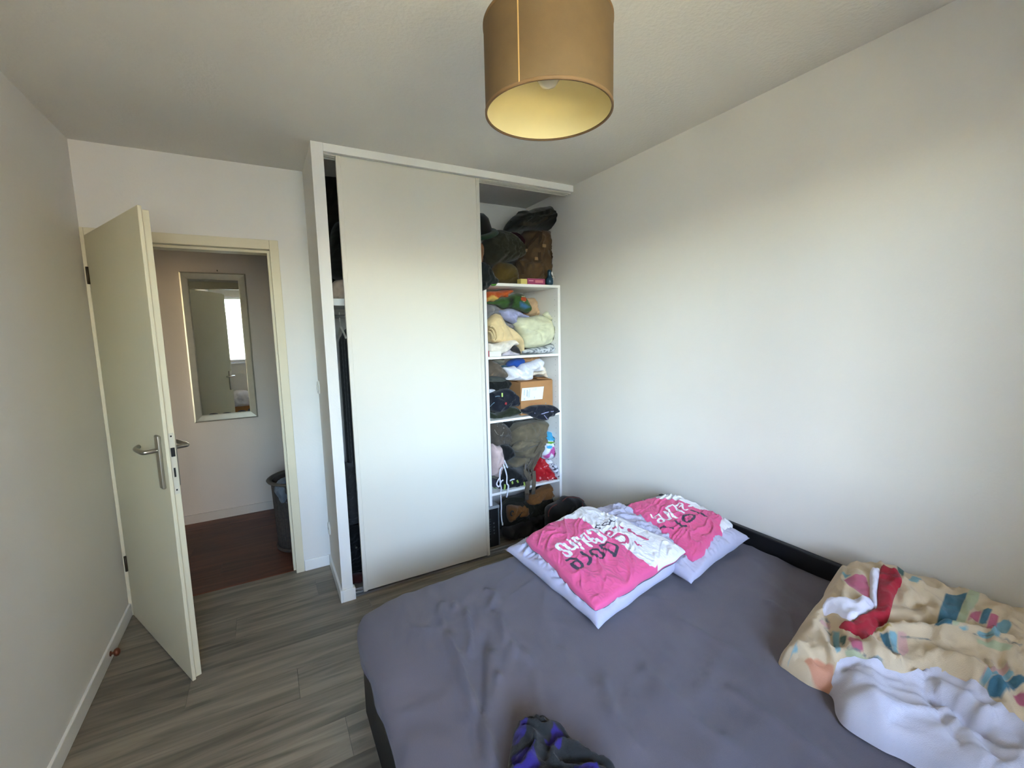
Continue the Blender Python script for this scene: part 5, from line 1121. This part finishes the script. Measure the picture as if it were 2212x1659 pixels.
# shoes
bs = thing('black_sneaker', 'black sneaker with neon yellow accents and white laces on the lower shelf', 'shoe', (1.45, 2.78, SH[3]), GRP[3])
bso = item('upper', D_([(500, 1500), (520, 1380), (600, 1240), (680, 1120), (800, 1110), (920, 1180), (1040, 1290), (1110, 1380), (1090, 1470), (1040, 1520), (900, 1520), (740, 1530), (600, 1580)]), 2.775, 0.05, 0.07, (22, 22, 23), None, None, 3, r=0.045, wr=0.004, seed=157, parent=bs)
for pts in ([(650, 1440), (660, 1490), (640, 1540)], [(790, 1380), (800, 1430)], [(890, 1360), (910, 1410)], [(1030, 1390), (1050, 1440), (1040, 1500)]):
    mid = [pts[0], ((pts[0][0] + pts[-1][0])/2 + 4, (pts[0][1] + pts[-1][1])/2), pts[-1]]
    sweep('neon_stripe', px3(mid, 2.722, D_, [bso], 0.001), mat('neon_yellow', (150, 176, 84), 0.6), bs, rx=0.006, ry=0.003, flat=True, up=(0, 1, 0))
M_lace = fab('white_lace', (214, 214, 224))
for pts, y_ in (([(640, 960), (690, 1080), (705, 1110)], 2.73), ([(620, 1040), (660, 1150), (690, 1280), (690, 1420), (725, 1470), (715, 1560), (690, 1690), (700, 1660)], 2.69),
                ([(600, 1100), (560, 1150), (550, 1280), (560, 1420), (580, 1530), (565, 1590)], 2.692), ([(560, 1290), (510, 1370), (490, 1440), (530, 1490), (560, 1430), (590, 1370), (620, 1360)], 2.70),
                ([(750, 1370), (800, 1345), (840, 1340)], 2.715)):
    sweep('lace', px3(pts, y_, D_), M_lace, bs, rx=0.0055, ry=0.0022, n=6, up=(0, 1, 0))
for pts in ([(455, 285), (460, 380), (465, 480), (462, 580), (470, 680), (478, 735)], [(575, 140), (565, 250), (555, 310)]):
    sweep('lace', px3(pts, 2.686, E_), M_lace, bs, rx=0.005, ry=0.0022, n=6, up=(0, 1, 0))
p = at(*E_([(483, 752)])[0], y=2.686); box('lace_tip', p.x - 0.005, p.x + 0.005, 2.683, 2.689, p.z - 0.010, p.z + 0.010, M_plug, bs, bevel=0.0015)
gs = thing('grey_shoe', 'grey shoe with green sole edge behind the black sneaker', 'shoe', (1.37, 2.85, SH[3]), GRP[3])
item('shoe_upper', D_([(390, 1540), (390, 1340), (480, 1330), (600, 1360), (700, 1400), (700, 1470), (560, 1520), (440, 1500)]), 2.84, 0.05, 0.06, (70, 70, 78), None, None, 3, r=0.04, wr=0.003, seed=158, parent=gs)
sweep('sole_edge', px3([(430, 1505), (500, 1530), (580, 1550)], 2.785, D_), mat('green_sole', (96, 136, 60), 0.6), gs, rx=0.004, n=6)
pb = item('red_plastic_bag', D_([(1235, 1390), (1245, 1250), (1260, 1110), (1310, 980), (1340, 900), (1420, 930), (1480, 960), (1520, 1080), (1600, 1180), (1660, 1300), (1715, 1380), (1650, 1400), (1450, 1395)]), 2.775, 0.05, 0.08, None, 'glossy red plastic bag at the right of the lower shelf', 'plastic bag', 3, r=0.05, wr=0.012, ws=0.045, wa=2.6, seed=159, m=mat('red_plastic', (170, 30, 38), 0.22, var=0.05))
M_flo = print_fabric('floral_swim', (222, 226, 234), [('blu', (66, 160, 200), 0.003), ('grn', (104, 152, 44), 0.003), ('mag', (176, 80, 142), 0.004), ('pin', (30, 110, 100), 0.003)], var=0.04)
item('floral_swimwear', D_([(1385, 560), (1400, 450), (1470, 390), (1560, 380), (1640, 430), (1690, 560), (1710, 680), (1735, 760), (1700, 850), (1620, 900), (1540, 930), (1470, 960), (1390, 940), (1375, 850), (1400, 700)]), 2.83, 0.06, 0.08, None, 'turquoise and pink floral swimwear bundle above the red plastic bag', 'swimwear', 3, r=0.05, wr=0.010, ws=0.04, seed=160, m=M_flo, lo=0.5,
     paint={'blu': poly_paint([[(1380, 540), (1400, 440), (1480, 380), (1620, 400), (1700, 590), (1560, 540)], [(1420, 640), (1520, 640), (1500, 700), (1430, 700)], [(1640, 700), (1740, 690), (1740, 830), (1650, 770)]], D_, 2.83), 'grn': poly_paint([[(1390, 560), (1500, 550), (1620, 590), (1500, 600), (1400, 600)]], D_, 2.83),
            'mag': poly_paint([[(1560, 620), (1620, 640), (1580, 780), (1640, 850), (1560, 880), (1480, 780), (1400, 920), (1380, 860), (1480, 720)]], D_, 2.83), 'pin': poly_paint([[(1590, 760), (1680, 690), (1640, 760), (1720, 780), (1670, 830)]], D_, 2.83)})
M_bw = print_fabric('black_white_print', (214, 214, 224), [('spk', (56, 58, 70), 0.004)])
item('black_white_scarf', D_([(1480, 960), (1540, 930), (1580, 960), (1600, 1010), (1680, 1060), (1725, 1130), (1740, 1220), (1735, 1330), (1700, 1380), (1650, 1280), (1600, 1170), (1520, 1090), (1470, 1020)]), 2.74, 0.03, 0.05, None, 'black and white patterned scarf falling behind the red plastic bag', 'scarf', 3, r=0.03, wr=0.006, seed=161, m=M_bw, paint={'spk': lambda P: 0.02*perlin(P[:, 0]*50 + 3, P[:, 1]*60, 9) + 0.002})

# --- closet floor
ac = thing('black_case', 'black case with grey lid and rows of small marks on the closet floor', 'case', (1.3, 2.78, 0), GRP[4])
M_case = mat('case_black', (20, 21, 24), 0.5, var=0.1); M_caseg = mat('case_grey_trim', (120, 124, 128), 0.45, 0.3)
yk = 2.700
box('case_body', 1.14, 1.366, yk, yk + 0.24, 0.001, 0.278, M_case, ac, bevel=0.002)
box('lid', 1.14, 1.376, yk - 0.006, yk + 0.25, 0.279, 0.300, mat('case_lid_grey', (150, 154, 156), 0.5), ac, bevel=0.004)
box('corner_trim', 1.3665, 1.374, yk - 0.002, yk + 0.012, 0.001, 0.278, M_caseg, ac, bevel=0.001)
for k_, (a_, b_) in enumerate(((345, 738), (348, 795), (350, 852), (352, 898))):
    p = at(*E_([(a_, b_)])[0], y=yk); s_ = 0.0075; tri_ = k_ % 4
    shp = {0: [(0, 1), (-1, 0), (0, -1), (1, 0)], 1: [(-1, -0.8), (1, -0.8), (0.3, 0.9)], 2: [(-1, 0.9), (1, 0.4), (-0.4, -0.9)], 3: [(-0.9, -0.1), (0.3, -0.9), (0.8, 0.4), (-0.1, 0.9)]}[tri_]
    from_py('printed_mark', [(p.x + a*s_, yk - 0.0006, p.z + b*s_) for a, b in shp], [tuple(range(len(shp)))], mat('case_mark_grey', (96, 100, 104), 0.6), ac)
for (a_, b_) in ((285, 680), (286, 715), (288, 760), (288, 800), (290, 835), (290, 870), (290, 915), (292, 995)):
    p = at(*E_([(a_, b_)])[0], y=yk); s_ = 0.006
    from_py('printed_letter', [(p.x + s_*math.cos(t), yk - 0.0006, p.z + s_*0.8*math.sin(t)) for t in np.linspace(0, 2*math.pi, 9)[:-1]] + [(p.x + 0.6*s_*math.cos(t), yk - 0.0006, p.z + 0.45*s_*math.sin(t)) for t in np.linspace(0, 2*math.pi, 9)[:-1]],
            [(k, (k+1) % 8, 8 + (k+1) % 8, 8 + k) for k in range(7)], MATS['case_mark_grey'], ac)
wbk = thing('work_bag', 'brown and dark olive work bag slumped on the closet floor', 'bag', (1.58, 2.85, 0), GRP[4])
M_brn = fab('tobacco_canvas', (120, 82, 46)); M_olv = fab('dark_olive_canvas', (40, 40, 32))
wbo = item('bag_body', E_([(460, 900), (480, 700), (480, 480), (560, 350), (800, 300), (900, 250), (1050, 200), (1240, 110), (1250, 230), (1310, 330), (1380, 420), (1420, 620), (1300, 760), (1060, 880), (820, 920), (640, 960)]), 2.90, 0.14, 0.14, None, None, None, 4, r=0.10, wr=0.014, ws=0.08, wa=0.6, seed=171, m=M_olv, parent=wbk)
wbl = item('leather_panel', E_([(560, 640), (560, 500), (620, 450), (760, 460), (860, 430), (940, 440), (1100, 380), (1300, 310), (1250, 220), (1230, 110), (1060, 190), (920, 290), (880, 380), (870, 520), (900, 560), (800, 620), (680, 640), (600, 720)]), 2.79, 0.05, 0.05, None, None, None, 4, r=0.035, wr=0.010, ws=0.06, wa=0.5, seed=172, m=M_brn, parent=wbk, lo=0.1)
sweep('wide_strap', px3([(470, 460), (560, 400), (680, 385), (820, 400)], 2.73, E_, [wbo, wbl]), M_olv, wbk, rx=0.032, ry=0.004, flat=True, up=(0, 1, 0))
sweep('strap', px3([(820, 390), (880, 460), (950, 560)], 2.725, E_, [wbo, wbl]), M_olv, wbk, rx=0.016, ry=0.004, flat=True, up=(0, 1, 0))
p = Vector(px3([(838, 385)], 2.72, E_, [wbo, wbl], 0.008)[0]); lathe('rivet', [(0, 0.006), (0.005, 0.004), (0.006, 0)], 10, M_steel, wbk, mtx=Matrix.Translation(p) @ Matrix.Rotation(math.radians(90), 4, 'X'))
p = Vector(px3([(635, 580)], 2.735, E_, [wbo, wbl], 0.003)[0])
er = [(p.x + 0.012*math.cos(t), p.y, p.z + 0.018*math.sin(t)) for t in np.linspace(0, 2*math.pi, 13)]
sweep('eyelet', er, M_case, wbk, rx=0.005, n=6, per=3, up=(0, 1, 0))
item('black_tool_bag', E_([(500, 960), (520, 820), (640, 800), (760, 740), (900, 660), (1020, 600), (1160, 600), (1230, 740), (1100, 880), (900, 960), (700, 1000)]), 2.76, 0.07, 0.08, (34, 34, 35), 'black soft bag on the floor below the brown work bag', 'bag', 4, r=0.06, wr=0.010, ws=0.06, seed=173)
dk = thing('black_red_backpack', 'black backpack with red piping leaning at the right end of the closet', 'backpack', (1.82, 2.45, 0), GRP[4])
M_blk = fab('black_nylon', (18, 18, 19), rough=0.7)
kp = [(1240, 1120), (1200, 900), (1195, 700), (1200, 560), (1250, 470), (1330, 430), (1420, 380), (1500, 315), (1600, 320), (1690, 325), (1760, 390), (1800, 430), (1830, 520), (1830, 800), (1800, 1120)]
KY = 2.42
def kpx(pts): return [(min(at(u, v, y=KY).x, 1.915), at(u, v, y=KY).z) for u, v in E_(pts)]
ko = soft('pack_body', kpx(kp), 'y', KY, 0.08, 0.09, 0.07, 0.009, M_blk, dk, wr=0.006, ws=0.08, seed=175, lo=0.002)
M_rp = mat('red_piping', (104, 48, 42), 0.7)
for pts in ([(1225, 700), (1198, 570), (1250, 475), (1330, 430)], [(1640, 360), (1660, 440), (1700, 500)], [(1690, 330), (1760, 385), (1750, 450)], [(1420, 378), (1500, 318), (1600, 322), (1690, 328)]):
    q = [(x_, KY - 0.045, z_) for x_, z_ in kpx(pts)]
    if pts[0][0] in (1225, 1690, 1420): q = [(x_, KY - 0.012, z_) for x_, z_ in kpx(pts)]
    else: q = [(x_, KY - 0.080, z_) for x_, z_ in kpx(pts)]
    sweep('piping', q, M_rp, dk, rx=0.0035, n=6)

# --- left half of the closet, in the gap
def gap(pts): return pts
item('shade_filler', [(700, 646), (695, 350), (710, 344), (800, 352), (810, 646)], 3.12, 0.04, 0.05, (30, 29, 20), 'dark olive filler standing in for shade at the back of the wardrobe shelf', 'blanket', None, r=0.05, wr=0.006, ws=0.09, seed=187, lo=1.729)  # dark stand-in for the shaded back wall, added to keep the gap black
item('black_travel_bag', [(716, 600), (712, 520), (722, 485), (740, 478), (775, 480), (790, 520), (795, 600)], 2.95, 0.08, 0.08, (22, 23, 20), 'black bag on the wardrobe shelf behind the sliding doors', 'bag', None, r=0.06, wr=0.005, seed=181, lo=1.729)
item('beige_linen', [(716, 646), (718, 612), (735, 604), (760, 606), (775, 622), (775, 646)], 2.86, 0.06, 0.08, (176, 160, 146), 'crumpled beige linen on the wardrobe shelf', 'linen', None, r=0.05, wr=0.010, seed=182, lo=1.729)
hg = thing('clothes_hanger', 'white hanger hook on the dark wardrobe rail', 'hanger', (0.42, 2.93, 1.62))
sweep('hook', [(0.425, 2.917, 1.60), (0.428, 2.93, 1.648), (0.43, 2.945, 1.645), (0.43, 2.948, 1.62), (0.43, 2.93, 1.585), (0.43, 2.93, 1.565)], M_plug, hg, rx=0.0035, n=8, up=(1, 0, 0))
sweep('shoulder_bar', [(0.43, 2.76, 1.50), (0.43, 2.86, 1.545), (0.43, 2.93, 1.565), (0.43, 3.0, 1.545), (0.43, 3.10, 1.50)], M_plug, hg, rx=0.006, n=8, up=(1, 0, 0))
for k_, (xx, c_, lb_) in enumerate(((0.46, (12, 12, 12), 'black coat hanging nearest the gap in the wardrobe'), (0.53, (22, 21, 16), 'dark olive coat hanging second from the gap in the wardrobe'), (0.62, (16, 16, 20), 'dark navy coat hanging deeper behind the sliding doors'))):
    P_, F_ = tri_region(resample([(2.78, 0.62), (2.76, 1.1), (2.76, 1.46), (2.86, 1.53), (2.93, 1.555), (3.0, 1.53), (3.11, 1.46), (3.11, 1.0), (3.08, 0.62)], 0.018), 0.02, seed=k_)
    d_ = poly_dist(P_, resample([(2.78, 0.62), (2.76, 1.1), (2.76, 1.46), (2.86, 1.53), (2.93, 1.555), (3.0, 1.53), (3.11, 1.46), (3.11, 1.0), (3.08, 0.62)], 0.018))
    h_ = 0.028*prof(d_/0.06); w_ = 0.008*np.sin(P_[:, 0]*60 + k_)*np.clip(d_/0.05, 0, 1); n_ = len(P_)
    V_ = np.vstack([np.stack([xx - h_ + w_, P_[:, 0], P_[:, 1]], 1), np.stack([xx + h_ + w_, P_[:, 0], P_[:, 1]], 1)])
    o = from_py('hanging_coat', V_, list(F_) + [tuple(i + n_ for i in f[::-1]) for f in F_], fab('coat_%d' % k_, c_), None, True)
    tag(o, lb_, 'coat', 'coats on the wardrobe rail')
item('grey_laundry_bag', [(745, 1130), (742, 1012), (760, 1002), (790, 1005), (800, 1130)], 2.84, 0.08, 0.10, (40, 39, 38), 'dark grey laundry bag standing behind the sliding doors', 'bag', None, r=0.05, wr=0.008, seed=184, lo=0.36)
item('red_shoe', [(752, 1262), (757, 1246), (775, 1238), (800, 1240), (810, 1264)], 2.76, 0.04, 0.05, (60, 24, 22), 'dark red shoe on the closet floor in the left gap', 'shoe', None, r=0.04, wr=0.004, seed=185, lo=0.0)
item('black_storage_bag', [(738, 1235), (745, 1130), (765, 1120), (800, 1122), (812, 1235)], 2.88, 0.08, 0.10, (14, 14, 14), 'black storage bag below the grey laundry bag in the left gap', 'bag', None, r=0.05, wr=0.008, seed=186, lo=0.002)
kn = thing('metal_knob', 'small shiny metal knob glinting in the dark left gap', 'knob', (0.40, 2.70, 0.24))
p = at(770, 1183, y=2.77); lathe('knob_head', [(0, -0.008), (0.006, -0.006), (0.008, 0), (0.006, 0.006), (0, 0.008)], 12, M_steel, kn, center=tuple(p))
lathe('knob_stem', [(0.003, 0), (0.003, 0.03)], 8, M_steel, kn, mtx=Matrix.Translation(p) @ Matrix.Rotation(math.radians(-90), 4, 'X'))
